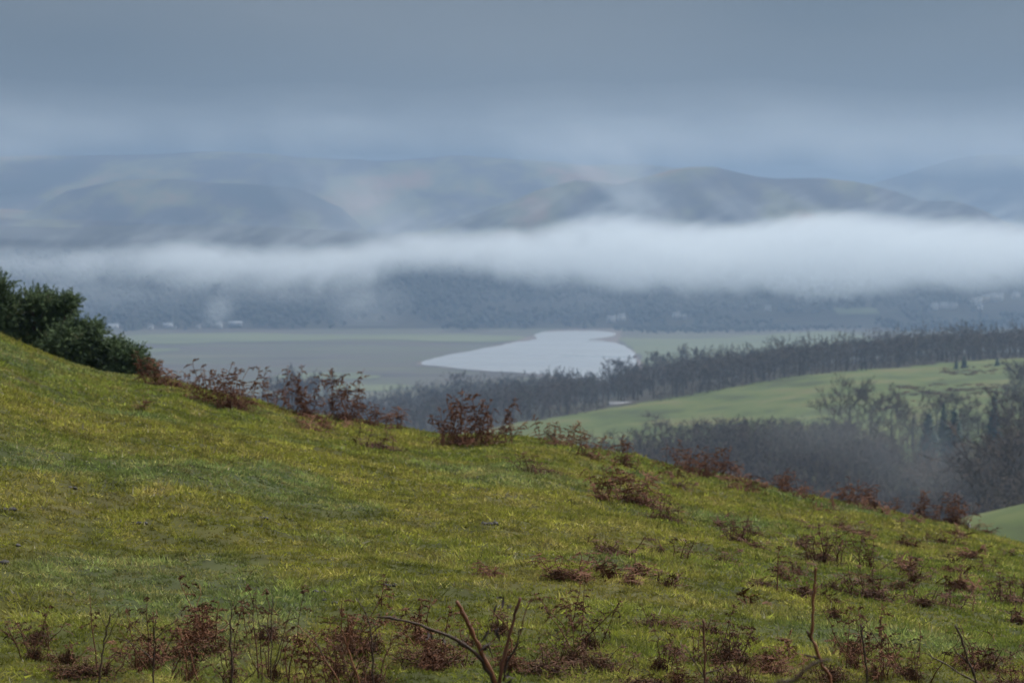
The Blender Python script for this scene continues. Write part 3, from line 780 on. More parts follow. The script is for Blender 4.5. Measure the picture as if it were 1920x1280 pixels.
# single trees that can be told apart
TB = {}
def tree_parts(key, trunk, crown, cm):
    TB[key] = (trunk.mesh('trunk_' + key), crown.mesh('crown_' + key), cm)
for k in range(5): tree_parts('bare%d' % k, *bare_tree(400 + k, 13, 4.6, 14, 7, 2000, 0.066, 5), M['bare_twig'])
for k in range(5): tree_parts('farbare%d' % k, *bare_tree(450 + k, 13, 5.2, 12, 5, 900, 0.20, 4), M['bare_twig'])
for k in range(3): tree_parts('con%d' % k, *conifer_tree(500 + k, 16, 3.3, 18, 14), M['conifer'])
for k in range(2): tree_parts('ever%d' % k, *conifer_tree(520 + k, 13, 4.6, 13, 18), M['conifer'])
def tree(name, key, px, top, d, h, label, cat, group=None, wide=1.0):
    """h: full height in metres; the foot is set so that the top is seen at row top"""
    q = at(px, top, d)
    foot = min(q[2] - h, float(land_z(q[0], d)))
    h = q[2] - foot
    o_ = empty(name, (q[0], d, foot - 0.1), random.uniform(0, 6.28))
    tm, cm, mt = TB[key]
    base = 13.0 if not key.startswith('con') else 16.0
    if 'bare' in key: base = 12.0
    k = h / (base * 0.98)
    for nm, me_, mm in (('trunk', tm, M['bark']), ('crown', cm, mt)):
        c = obj(nm, me_, mm, o_)
        c.scale = (k * wide, k * wide, k)
    tag(o_, label, cat, group)
    return o_
G1 = 'trees around the pasture'
tree('bare_tree', 'bare0', 1590, 712, 640, 15, 'round-headed bare tree at the left end of the pasture thicket', 'tree', G1, 1.0)
tree('bare_tree', 'bare1', 1562, 738, 622, 12, 'smaller bare tree at the thicket edge against the pasture', 'tree', G1)
tree('bare_tree', 'bare2', 1632, 728, 650, 14, 'bare tree just right of the tallest tree of the thicket', 'tree', G1)
tree('bare_tree', 'bare3', 1672, 728, 640, 14, 'bare tree in the middle of the pasture thicket', 'tree', G1)
tree('bare_tree', 'bare4', 1712, 740, 630, 13, 'bare tree left of the dark evergreen clump', 'tree', G1)
tree('bare_tree', 'bare0', 1755, 738, 660, 13, 'bare tree behind the dark evergreen clump, left one', 'tree', G1)
tree('bare_tree', 'bare2', 1795, 732, 660, 14, 'bare tree behind the dark evergreen clump, right one', 'tree', G1)
tree('bare_tree', 'bare1', 1835, 740, 640, 13, 'bare tree touching the pointed conifer on its left', 'tree', G1)
tree('conifer_tree', 'con0', 1865, 735, 590, 17, 'dark pointed conifer standing clear above the bare trees', 'tree')
tree('evergreen_tree', 'ever0', 1742, 768, 590, 15, 'broad dark evergreen, left half of the clump', 'tree')
tree('evergreen_tree', 'ever1', 1790, 764, 595, 15, 'broad dark evergreen, right half of the clump', 'tree')
tree('conifer_tree', 'con1', 1770, 752, 600, 16, 'narrow dark conifer rising behind the broad evergreens', 'tree')
tree('bare_tree', 'bare3', 1826, 835, 500, 13, 'bare tree below the pointed conifer', 'tree')
tree('bare_tree', 'bare4', 1890, 770, 500, 15, 'tall bare tree at the right edge, below the pasture corner', 'tree')
tree('bare_tree', 'bare0', 1915, 735, 520, 17, 'bare tree cut off by the right edge, upper one', 'tree')
tree('bare_tree', 'bare1', 1872, 820, 400, 14, 'dark near bare tree above the small field', 'tree')
tree('bare_tree', 'bare2', 1915, 800, 380, 16, 'darkest bare tree cut off by the right edge above the small field', 'tree')
tree('bare_tree', 'bare4', 1696, 812, 530, 14, 'pale bare tree below the evergreen clump on the left', 'tree')
tree('bare_tree', 'bare3', 1640, 790, 540, 14, 'bare tree low in the hollow under the thicket', 'tree')
tree('bare_tree', 'bare2', 1760, 830, 470, 14, 'reddish bare tree in the hollow below the evergreens', 'tree')
tree('bare_tree', 'bare1', 1815, 850, 430, 13, 'bare tree in the hollow close above the crest bracken', 'tree')
tree('bare_tree', 'bare0', 1900, 678, 800, 14, 'dark bare tree at the right end of the pasture', 'tree')
tree('bare_tree', 'bare3', 1925, 672, 790, 15, 'dark bare tree beyond the right end of the pasture', 'tree')
tree('bare_tree', 'bare4', 1908, 700, 740, 13, 'dark bare tree on the hedge running down the pasture end', 'tree')
tree('bare_tree', 'bare2', 1922, 715, 700, 14, 'lowest dark bare tree on the pasture end hedge', 'tree')
tree('evergreen_tree', 'ever0', 1808, 664, 900, 6, 'small dark tree on the skyline of the pasture, larger one', 'tree')
tree('evergreen_tree', 'ever1', 1793, 672, 898, 4, 'small dark bush on the pasture skyline beside the larger tree', 'tree')
tree('evergreen_tree', 'ever1', 1870, 668, 900, 6, 'dark tree standing at the upper right of the pasture', 'tree')
tree('round_bush', 'bare1', 1228, 772, 742, 4.2, 'small round bush at the lower edge of the green pasture', 'bush', None, 1.7)
G2 = 'trees on the knoll'
tree('bare_tree', 'farbare0', 565, 698, 1100, 15, 'tallest round tree on the hazy knoll left of centre', 'tree', G2, 1.3)
tree('bare_tree', 'farbare1', 530, 720, 1095, 12, 'lower tree on the left flank of the hazy knoll', 'tree', G2, 1.2)
tree('bare_tree', 'farbare2', 604, 718, 1105, 12, 'lower tree on the right flank of the hazy knoll', 'tree', G2, 1.2)
tree('bare_tree', 'farbare3', 582, 708, 1090, 13, 'tree just right of the knoll top', 'tree', G2, 1.2)
tree('bare_tree', 'farbare4', 548, 710, 1108, 13, 'tree just left of the knoll top', 'tree', G2, 1.2)
tree('bare_tree', 'farbare2', 640, 728, 1110, 11, 'tree where the knoll meets the wood belt', 'tree', G2, 1.2)
tree('bare_tree', 'farbare0', 505, 738, 1090, 10, 'leftmost low tree at the foot of the hazy knoll', 'tree', G2, 1.2)
# crowns that stand out along the top of the wood belt
for i, (px, tp, lab) in enumerate([(1058, 692, 'round crown in the wood belt against the river, left of the gap'), (1150, 678, 'round crown in the wood belt right of the notch by the river'), (1172, 676, 'second crown right of the notch in front of the river end'),
                                   (1236, 660, 'tall crown of the wood belt against the pale meadow'), (1290, 650, 'crown of the wood belt where the meadow begins to narrow'), (1800, 607, 'highest crown of the wood belt on the right'), (860, 703, 'crown of the wood belt below the mud bank')]):
    tree('bare_tree', 'farbare%d' % (i % 5), px, tp, float(np.interp(px, E_PX, E_D)) - 4, 13, lab, 'tree', 'crowns along the wood belt', 1.1)

# scrub strips on the pasture
def scrub(name, pts, label, seed):
    rr = np.random.default_rng(seed); mb_ = MB()
    for px, py, d, h in pts:
        q = at(px, py, d); q[2] = land_z(q[0], d)
        n_ = 60
        b_ = q + rr.normal(0, 1, (n_, 3)) * np.array([h * 0.9, h * 0.6, 0])
        dv = rr.normal(0, 0.5, (n_, 3)) + np.array([0, 0, 0.8]); dv *= h * rr.uniform(0.4, 1.0, (n_, 1)) / np.linalg.norm(dv, axis=1)[:, None]
        V, T = slivers(b_, dv, 0.16, r=rr); mb_.add(V, T, (), rr.uniform(0.2, 0.8))
    o_ = obj(name, mb_.mesh(name), M['bracken']); tag(o_, label, 'scrub', kind='stuff')
rr = np.random.default_rng(77)
scrub('bracken_scrub', [(px + rr.normal(0, 6), 712, 790 + rr.normal(0, 22), rr.uniform(0.3, 1.3)) for px in np.linspace(1680, 1885, 80)], 'strip of brown scrub running across the upper pasture', 1)
scrub('bracken_scrub', [(px, 730, 735 + rr.normal(0, 3), rr.uniform(0.5, 1.2)) for px in np.linspace(1640, 1690, 12)], 'short brown scrub strip behind the bare thicket', 2)
scrub('bracken_scrub', [(px + rr.normal(0, 5), 690, 880 + rr.normal(0, 18), rr.uniform(0.3, 1.2)) for px in np.linspace(1760, 1880, 40)], 'dark scrub along the pasture skyline on the right', 3)

# ------------------------------------------------------------------ buildings
def house(name, px, py, d, wd, dp, eave, rise, label, wall='render_white', roof='slate', rz=0.0, cat='house', group=None, chimney=True, win=2, zoff=0.0, top_row=None):
    q = at(px, py, d); z = max(float(land_z(q[0], d)), q[2] - eave)   # stands on the slope
    if top_row: z = at(px, top_row, d)[2] - eave - rise
    o_ = empty(name, (q[0], d, z + zoff), rz)
    mb_ = MB(); mb_.box((0, 0, eave / 2 - 1.0), (wd, dp, eave + 2.0))
    g_ = wd / 2 - 0.003; 
    mb_.add([(-g_, -dp / 2, eave), (-g_, dp / 2, eave), (-g_, 0, eave + rise), (g_, -dp / 2, eave), (g_, dp / 2, eave), (g_, 0, eave + rise)], [(0, 1, 2), (3, 5, 4)])
    obj('wall', mb_.mesh('house_wall'), M[wall], o_)
    mb_ = MB(); e = 0.35
    k = rise / (dp / 2)
    for s in (-1, 1):
        y1, z1 = s * (dp / 2 + e), eave - e * k + 0.05
        V = [(-wd / 2 - e, y1, z1), (wd / 2 + e, y1, z1), (wd / 2 + e, 0, eave + rise + 0.05), (-wd / 2 - e, 0, eave + rise + 0.05)]
        V += [(a, b_, c + 0.18) for a, b_, c in V]
        mb_.add(V, (), [(0, 1, 2, 3), (4, 7, 6, 5), (0, 4, 5, 1), (1, 5, 6, 2), (3, 2, 6, 7), (0, 3, 7, 4)])
    rf = obj('roof', mb_.mesh('house_roof'), M[roof], o_)
    if chimney:
        mb_ = MB(); mb_.box((wd * 0.36, 0, eave + rise + 0.4), (0.8, 0.7, 1.5)); obj('chimney', mb_.mesh('chimney'), M[wall], rf)
    for i in range(win):
        mb_ = MB(); x = -wd / 2 + wd * (i + 0.5) / win
        mb_.box((x, -dp / 2 - 0.02, eave * 0.55), (1.1, 0.10, 1.3)); obj('window', mb_.mesh('window'), M['pane'], o_)
    tag(o_, label, cat, group)
    return o_
GV = 'houses across the valley'
house('farm_building', 212, 610, 2896, 13, 6, 3.2, 1.6, 'small white building right beside the gorse top across the valley', 'render_white', 'sheet_roof', cat='building', group=GV)
house('farm_building', 318, 608, 2898, 15, 6, 3.6, 1.4, 'long low white building at the far marsh edge on the left', 'render_white', 'sheet_roof', cat='building', group=GV, win=4, chimney=False)
house('house', 283, 621, 2890, 6, 5, 3, 1.6, 'tiny pale cottage on the marsh below the long white building', group=GV)
house('house', 372, 616, 2893, 5, 5, 3, 1.6, 'tiny pale cottage between the long white building and the rising wisp', group=GV)
house('house', 411, 607, 2902, 7, 6, 4, 2, 'pale cottage at the foot of the thin rising wisp', group=GV)
house('farm_building', 441, 605, 2905, 16, 6, 3, 1.4, 'dim long shed right of the thin rising wisp', 'block_wall', 'sheet_roof', cat='building', group=GV, chimney=False)
house('house', 1146, 598, 2930, 11, 7, 5, 2.6, 'larger white house above the river end, left one of the pair', group=GV)
house('house', 1165, 595, 2940, 9, 7, 5.5, 2.6, 'white house above the river end, right one of the pair', group=GV, rz=0.3)
house('house', 1268, 594, 2950, 9, 7, 5, 2.4, 'pale house alone right of the river end', group=GV)
house('house', 1281, 597, 2945, 7, 6, 3.5, 2.0, 'low annexe beside the lone pale house', 'block_wall', group=GV)
house('house', 1440, 582, 3000, 7, 6, 4.5, 2, 'tiny house left of the bright green patch on the far slope', group=GV)
house('house', 1752, 575, 3008, 9, 7, 5, 2.4, 'white house at the left end of the village', group=GV)
house('house', 1770, 572, 3015, 10, 7, 5, 2.4, 'second white house from the left of the village', group=GV, rz=-.2)
house('house', 1787, 575, 3012, 11, 7, 5, 2.4, 'third white house from the left of the village', group=GV)
house('house', 1826, 564, 3040, 8, 7, 5, 2.4, 'white house where the village climbs the slope', group=GV)
house('house', 1834, 560, 3046, 8, 7, 5.5, 2.4, 'white house just above the village bend', group=GV, rz=0.4)
house('house', 1848, 556, 3055, 9, 7, 5.5, 2.4, 'cream house in the upper row of the village', 'render_cream', group=GV)
house('house', 1862, 553, 3063, 9, 7, 5.5, 2.4, 'white house right of the cream one in the upper row', group=GV)
house('house', 1876, 554, 3066, 7, 7, 6.5, 2.4, 'tall narrow bright house in the upper row of the village', group=GV)
house('house', 1838, 576, 3010, 6, 6, 4, 2, 'tiny house below the upper row of the village', group=GV)
house('house', 1905, 551, 3085, 9, 7, 5, 2.4, 'house at the right end of the village near the frame edge', group=GV)
house('barn', 1172, 768, 872, 11.5, 9, 3.4, 1.9, 'pale grey-blue barn roof peeping over the pasture in front of the wood', 'block_wall', 'slate', cat='barn', chimney=False, win=0, rz=0.12, top_row=754)

# bright field on the far slope
def patch(name, px0, px1, d0, d1, mat, label):
    c0 = at(px0, 580, d0)[0]; c1 = at(px1, 580, d0)[0]
    xs_ = np.linspace(c0, c1, 14); ys_ = np.linspace(d0, d1, 8)
    o_, _ = grid(name, xs_, ys_, lambda a, b_: land_z(a, b_) + 0.8, mat)
    tag(o_, label, kind='structure')
patch('field', 1570, 1650, 2975, 3012, M['meadow'], 'bright green field on the far slope left of the village')

# ------------------------------------------------------------------ gorse
def gorse_shoot(r, L=0.30):
    """one spiny shoot along +Z"""
    mb_ = MB()
    n_ = 32
    t_ = np.sort(r.uniform(0.0, 1, n_))
    a = r.uniform(0, 6.28, n_)
    base = np.column_stack([np.zeros(n_), np.zeros(n_), t_ * L])
    ln = 0.055 * (1.1 - 0.55 * t_) * r.uniform(0.7, 1.3, n_)
    up = r.uniform(0.25, 0.8, n_)
    d = np.column_stack([np.cos(a), np.sin(a), up]) * ln[:, None]
    V, T = slivers(base, d, 0.020, r=r)
    mb_.add(V, T)
    mb_.tube([(0, 0, 0), (0, 0, L * 0.6), (0, 0, L)], [0.006, 0.005, 0.002], 3)
    return tri_arrays(mb_)
SHOOTS = [gorse_shoot(np.random.default_rng(600 + k)) for k in range(5)]
def gorse_bush(lobes, d, label, seed, spikes=()):
    """lobes: (px, py, radius_px) seen at distance d; a stem under each lobe"""
    r = np.random.default_rng(seed)
    Vs, Ts, ti = [], [], []; off = 0
    stems_at = [(at(px, py + 14, d), rp / F * d) for px, py, rp in lobes]
    cs = []
    for px, py, rp in lobes:
        cs.append((at(px, py + 14, d + r.uniform(-.25, .35)), rp * 0.72 / F * d))
        for k in range(3): cs.append((at(px + r.normal(0, 0.55) * rp, py + 14 + r.normal(0, 0.45) * rp, d + r.uniform(-.3, .4)), rp * r.uniform(0.28, 0.5) / F * d))
    foot = np.mean([c for c, _ in cs], 0); foot[2] = float(hill_z(foot[0], foot[1]))
    o_ = empty('gorse_bush', foot)
    def put(pos, dr, sc, tint):
        nonlocal off
        V, T, _, _ = SHOOTS[r.integers(5)]
        dr = dr / np.linalg.norm(dr); a_ = np.cross(dr, r.normal(size=3)); a_ /= np.linalg.norm(a_); b_ = np.cross(dr, a_)
        Rm = np.stack([a_, b_, dr], 1)
        Vs.append((V * sc) @ Rm.T + pos - foot); Ts.append(T + off); off += len(V); ti.append(np.full(len(V), tint))
    for c, ra in cs:
        n_ = int(120 * (ra / 0.3) ** 2) + 16
        tone = r.uniform(0.35, 0.6)
        for k in range(n_):
            dr = r.normal(size=3); dr[2] += 0.35; dr /= np.linalg.norm(dr)
            rad = ra * r.uniform(0.3, 0.8) * (0.8 + 0.4 * vnoise(dr[0] * 3 + 7 + c[0] * 5, dr[2] * 3 + 3))
            put(c + dr * rad * np.array([1, 1, 0.95]) - dr * 0.12, dr + r.normal(0, 0.45, 3) + np.array([0, 0, 0.35]), r.uniform(0.7, 1.25), np.clip(tone + r.normal(0, 0.13) + (0.35 if r.uniform() < 0.04 else 0), 0, 1))
        for k in range(4):
            dr = np.array([r.normal(0, 0.9), r.normal(0, 0.5), abs(r.normal(0.7, 0.5))]); dr /= np.linalg.norm(dr)
            put(c + dr * ra * r.uniform(0.6, 0.85), dr + r.normal(0, 0.25, 3), r.uniform(0.6, 1.1), np.clip(tone + r.normal(0.05, 0.1), 0, 1))
    for px, py, sc, lean in spikes:
        p_ = at(px, py + 8, d)
        for k in range(2): put(p_ + np.array([-lean * 0.12, 0, -0.30 * sc * (0.75 + 0.35 * k)]), np.array([lean, 0, 1.0]), sc, 0.5)
    me_ = mesh_np('gorse_foliage', np.vstack(Vs), np.vstack(Ts)); set_float(me_, 'tint', np.concatenate(ti))
    obj('foliage', me_, M['gorse'], o_)
    for c, ra in stems_at:
        mb_ = MB(); e = c - foot
        b0 = np.array([e[0] * 0.55, e[1] * 0.5, float(hill_z(foot[0] + e[0] * 0.55, foot[1] + e[1] * 0.5)) - foot[2] - 0.15])
        mid = b0 * 0.5 + e * 0.5 + r.normal(0, 0.06, 3)
        mb_.tube([b0, mid, e, e + np.array([0.02, 0, ra * 0.6])], [0.035, 0.026, 0.018, 0.006], 5)
        for k in range(4): mb_.tube([mid * (1 - k / 4) + e * k / 4, e + r.normal(0, ra * 0.5, 3)], [0.014, 0.005], 4)
        obj('stem', mb_.mesh('gorse_stem'), M['gorse_wood'], o_)
    tag(o_, label, 'gorse bush', 'gorse on the crest')
    return o_
gorse_bush([(-60, 570, 60), (-10, 585, 50), (10, 560, 34), (30, 600, 44), (60, 555, 28), (88, 556, 27), (112, 566, 20), (126, 568, 14), (130, 556, 9), (78, 585, 38), (5, 632, 40), (50, 628, 40), (95, 615, 36), (-70, 630, 60), (20, 660, 30), (60, 668, 28), (95, 655, 30), (-20, 660, 40)], 43.2, 'largest dark green gorse bush, cut off by the left edge', 701,
           [(2, 524, 1.0, 0.1), (12, 522, 1.0, 0.5), (18, 526, 0.9, 0.8), (25, 524, 0.9, 0.0), (36, 533, 0.8, 0.3), (62, 524, 0.9, 0), (84, 526, 0.8, 0.3), (106, 534, 0.7, 0.4), (126, 538, 0.7, 0.2)])
gorse_bush([(105, 640, 34), (135, 640, 30), (150, 628, 20), (172, 622, 20), (182, 612, 12), (165, 655, 32), (195, 645, 22), (205, 668, 28), (130, 668, 24), (222, 690, 16), (212, 640, 12), (118, 620, 24), (138, 614, 15), (110, 680, 24), (150, 690, 26), (185, 692, 24), (205, 702, 18)], 42.4, 'middle gorse bush stepping down the crest with one upright spike', 702,
           [(146, 590, 1.1, 0.0), (140, 606, 0.8, -0.5), (152, 606, 0.8, 0.5), (178, 598, 0.9, 0.2), (190, 603, 0.8, 0.9), (168, 602, 0.8, -0.5), (193, 624, 0.7, 0.1)])
gorse_bush([(232, 655, 14), (245, 658, 11), (236, 675, 14), (254, 662, 7), (226, 690, 12), (240, 696, 14), (252, 690, 8)], 41.8, 'small ragged gorse bush at the right end of the dark mass', 703,
           [(223, 641, 0.9, -0.4), (232, 642, 0.9, 0.5), (245, 650, 0.8, 0.9), (258, 660, 0.8, 1.2)])
gorse_bush([(268, 680, 9), (276, 688, 8)], 41.6, 'tiny separate gorse sprig among the first bracken', 704, [(266, 672, 0.7, 0), (277, 678, 0.6, 0.5)])

# ------------------------------------------------------------------ grass
r = np.random.default_rng(31)
def blades(y0, y1, tufts, per, wd, ln, rad):
    """tufts of grass: each tuft has its own tone and leans its own way"""
    nt = int((y1 - y0) * ((y0 + y1) / 2 * 0.482 + 2.6) * tufts)
    y = np.sqrt(r.uniform(y0 ** 2, y1 ** 2, nt)); x = r.uniform(-1, 1, nt) * (y * 0.241 + 1.3)
    big = fbm(x * 2.6 + 11, y * 1.7 + 4, 4, 0.6)
    keep = r.uniform(0, 1, nt) < 0.9 + 0.2 * big
    x, y, big = x[keep], y[keep], big[keep]; nt = len(x)
    size = (0.75 + 0.5 * sst(0.3, 0.75, big)) * np.exp(r.normal(0, 0.3, nt))
    fine = vnoise(x * 9 + 31, y * 6 + 12)
    tone = np.exp(r.normal(0, 0.24, nt)) * (0.82 + 0.3 * sst(0.3, 0.7, big)) * (0.62 + 0.8 * fine); ttint = r.uniform(0, 1, nt)
    comb = vnoise(x * 1.2 + 3, y * 0.9 + 9) * 9.0
    i = np.repeat(np.arange(nt), per); n_ = len(i)
    a = r.uniform(0, 6.28, n_); q = np.sqrt(r.uniform(0, 1, n_)) * rad * size[i]
    bx = x[i] + np.cos(a) * q; by = y[i] + np.sin(a) * q
    L = ln * 0.85 * size[i] * r.uniform(0.5, 1.25, n_)
    el = np.clip(np.abs(r.normal(0.7, 0.4, n_)), 0.05, 1.5)
    aa = np.where(r.uniform(0, 1, n_) < 0.85, a + r.normal(0, 0.8, n_), comb[i] + r.normal(0, 0.5, n_))
    d = np.column_stack([np.cos(aa) * np.cos(el), np.sin(aa) * np.cos(el), np.sin(el)]) * L[:, None]
    d[:, 2] -= 0.06 * d[:, 1]
    base = np.column_stack([bx, by, hill_z(bx, by) - 0.004 + 0.25 * rad * size[i] * (1 - q / (rad * size[i] + 1e-6))])
    V, T = slivers(base, d, wd * r.uniform(0.7, 1.4, n_), r=r)
    tint = np.clip(0.65 * ttint[i] + 0.35 * r.uniform(0, 1, n_), 0, 1); tint = np.where(r.uniform(0, 1, n_) < 0.012, 0.99, np.minimum(tint, 0.97))
    C = 1.14 * grass_rgb(bx, by, tint) * (tone[i] * r.uniform(0.8, 1.2, n_))[:, None]
    return V, T, np.repeat(C, 3, axis=0)
Vs, Ts, Cs = [], [], []; off = 0
for args in [(6.6, 10, 860, 10, 0.0066, 0.026, 0.027), (10, 14, 560, 10, 0.0085, 0.029, 0.033), (14, 20, 390, 9, 0.0115, 0.034, 0.040), (20, 29, 250, 8, 0.016, 0.040, 0.049), (29, 43.5, 165, 7, 0.022, 0.048, 0.061)]:
    V, T, C = blades(*args)
    Vs.append(V); Ts.append(T + off); Cs.append(C); off += len(V)
me = mesh_np('grass', np.vstack(Vs), np.vstack(Ts)); set_color(me, 'hue', np.vstack(Cs))
o = obj('grass', me, M['blade']); tag(o, 'short matted winter grass and moss covering the hillside', 'grass', kind='stuff')

# ------------------------------------------------------------------ dead bracken
def stem_and_frond(seed, H=1.0, lush=1.0):
    """a dry bracken stalk about 1 m tall with curled side fronds"""
    r = np.random.default_rng(seed)
    st = MB(); fr = MB()
    n_ = 7
    lean = r.normal(0, 0.16, 2)
    t_ = np.linspace(0, 1, n_)
    pts = np.column_stack([lean[0] * t_ ** 1.5 + r.normal(0, 0.012, n_), lean[1] * t_ ** 1.5 + r.normal(0, 0.012, n_), t_ * H])
    pts[0] = (0, 0, -0.05)
    st.tube(pts, np.linspace(0.010, 0.0035, n_), 4, r.uniform(0.4, 0.8))
    nf = int(r.integers(5, 9) * lush)
    for k in range(nf):
        s = r.uniform(0.32, 1.0); b_ = np.array([np.interp(s, t_, pts[:, j]) for j in range(3)])
        a = r.uniform(0, 6.28); ln = r.uniform(0.10, 0.26) * (1.2 - 0.5 * s)
        d = np.array([math.cos(a), math.sin(a), r.uniform(0.2, 0.9)])
        m_ = 6; tt = np.linspace(0, 1, m_)
        droop = r.uniform(0.2, 1.2)
        fp = b_ + d[None, :] * (tt * ln)[:, None]; fp[:, 2] -= droop * ln * tt ** 2
        fp += r.normal(0, 0.006, fp.shape); fp[0] = b_
        st.tube(fp, np.linspace(0.004, 0.0012, m_), 3, 0.5, False)
        # shrivelled leaflets hanging off the rachis
        q = int(26 * lush); u_ = r.uniform(0.15, 1.0, q)
        base = np.column_stack([np.interp(u_, tt, fp[:, j]) for j in range(3)])
        dv = r.normal(0, 1, (q, 3)); dv[:, 2] -= 0.4; dv *= (0.045 * r.uniform(0.4, 1.2, q) / np.linalg.norm(dv, axis=1))[:, None]
        V, T = slivers(base, dv, 0.020 * r.uniform(0.5, 1.3, q), r=r)
        fr.add(V, T, (), r.uniform(0.25, 0.8))
    if r.uniform() < 0.6:      # curled tip
        q = 22; base = pts[-1] + r.normal(0, 0.022, (q, 3)); dv = r.normal(0, 0.03, (q, 3))
        V, T = slivers(base, dv, 0.022, r=r); fr.add(V, T, (), 0.6)
    return st.mesh('stem'), fr.mesh('frond')
def litter_mesh(seed, n_=720):
    """a heap of broken brown fronds, 1 m across"""
    r = np.random.default_rng(seed); mb_ = MB()
    for k in range(14):
        a = r.uniform(0, 6.28); q = r.uniform(0, 0.42); p0 = np.array([math.cos(a) * q, math.sin(a) * q, r.uniform(0.0, 0.12)])
        b2 = r.uniform(0, 6.28); ln = r.uniform(0.15, 0.4)
        mb_.tube([p0, p0 + np.array([math.cos(b2) * ln / 2, math.sin(b2) * ln / 2, r.uniform(0.02, 0.16)]), p0 + np.array([math.cos(b2) * ln, math.sin(b2) * ln, r.uniform(-0.02, 0.16)])], [0.006, 0.005, 0.003], 3, r.uniform(0.3, 0.9), False)
    a = r.uniform(0, 6.28, n_); q = np.clip(np.abs(r.normal(0, 0.27, n_)), 0, 0.62) * (0.55 + 0.9 * vnoise(np.cos(a) * 2.2 + seed * 3.1, np.sin(a) * 2.2))
    dome = np.sqrt(np.clip(1 - (q / 0.52) ** 2, 0, 1))
    base = np.column_stack([np.cos(a) * q, np.sin(a) * q, dome * r.uniform(-0.05, 0.26, n_) * (0.5 + vnoise(np.cos(a) * q * 7 + seed, np.sin(a) * q * 7))])
    dv = r.normal(0, 1, (n_, 3)); dv[:, 2] = np.abs(dv[:, 2]) * 1.3; dv *= (0.12 * r.uniform(0.3, 1.3, n_) / np.linalg.norm(dv, axis=1))[:, None]
    V, T = slivers(base, dv, 0.017 * r.uniform(0.5, 1.6, n_), r=r)
    for k in range(0, n_, 14): mb_.add(V[k * 3:(k + 14) * 3], np.arange(len(V[k * 3:(k + 14) * 3])).reshape(-1, 3), (), r.uniform(0.1, 0.85))
    return mb_.mesh('litter')
STEMS = {m_: [stem_and_frond(800 + k, 1.0, lush) for k in range(9)] for m_, lush in (('bracken', 1.25), ('bracken_dark', 0.8))}
LITTER = {m_: [litter_mesh(850 + k) for k in range(4)] for m_ in ('bracken', 'bracken_dark')}
r = np.random.default_rng(41)
def clump(px, base, top, wpx, label, stems=8, mat='bracken', lit=1.0, name='bracken_clump', cat='bracken', group=None, flat=0.8, lean=0.17):
    q = hill_hit(px, base)
    d = q[1]; hgt = max(0.08, (base - top) / F * d); wid = wpx / F * d
    o_ = empty(name, q)
    if stems > 3: stems = int(stems * (1.6 if d > 20 else 1.35))
    for k in range(stems):
        i = r.integers(9); a = r.uniform(0, 6.28); rad = math.sqrt(r.uniform(0, 1)) * wid * 0.48
        dx, dy = math.cos(a) * rad, math.sin(a) * min(rad, 0.5)
        dz = float(hill_z(q[0] + dx, q[1] + dy)) - q[2]
        sm, fm = STEMS[mat][i]
        sc = hgt * (r.uniform(0.4, 1.3) if stems > 1 else 1.0)
        c = obj('stem', sm, M[mat], o_, (dx, dy, dz - 0.01)); c.rotation_euler = (r.normal(0, lean), r.normal(0, lean), r.uniform(0, 6.28))
        tk = max(sc, 0.7) if d > 22 else max(sc, 0.5) if d > 12.5 else max(sc * 0.8, 0.3)
        c.scale = (tk, tk, sc)
        obj('frond', fm, M[mat], c)['kind'] = 'stuff'
    for kk in range(0 if lit <= 0 else (1 if lit < 0.8 else 2)):
        lo = obj('litter', LITTER[mat][r.integers(4)], M[mat], o_, ((0, 0, -0.01) if kk == 0 else (wid * r.uniform(-0.22, 0.22), r.uniform(-0.12, 0.2), 0.0)))
        lo['kind'] = 'stuff'
        lo.scale = (wid * 1.05 * lit, min(wid, 1.0) * 0.9 * lit, max(hgt, 0.2) * flat); lo.rotation_euler = (0, 0, r.uniform(-0.4, 0.4))
        # follow the slope across the clump
        dzx = float(hill_z(q[0] + wid / 2, q[1], False)) - float(hill_z(q[0] - wid / 2, q[1], False))
        lo.rotation_euler[1] = -math.atan2(dzx, max(wid, 0.05))
    tag(o_, label, cat, group)
    return o_
CR = 'bracken on the crest'
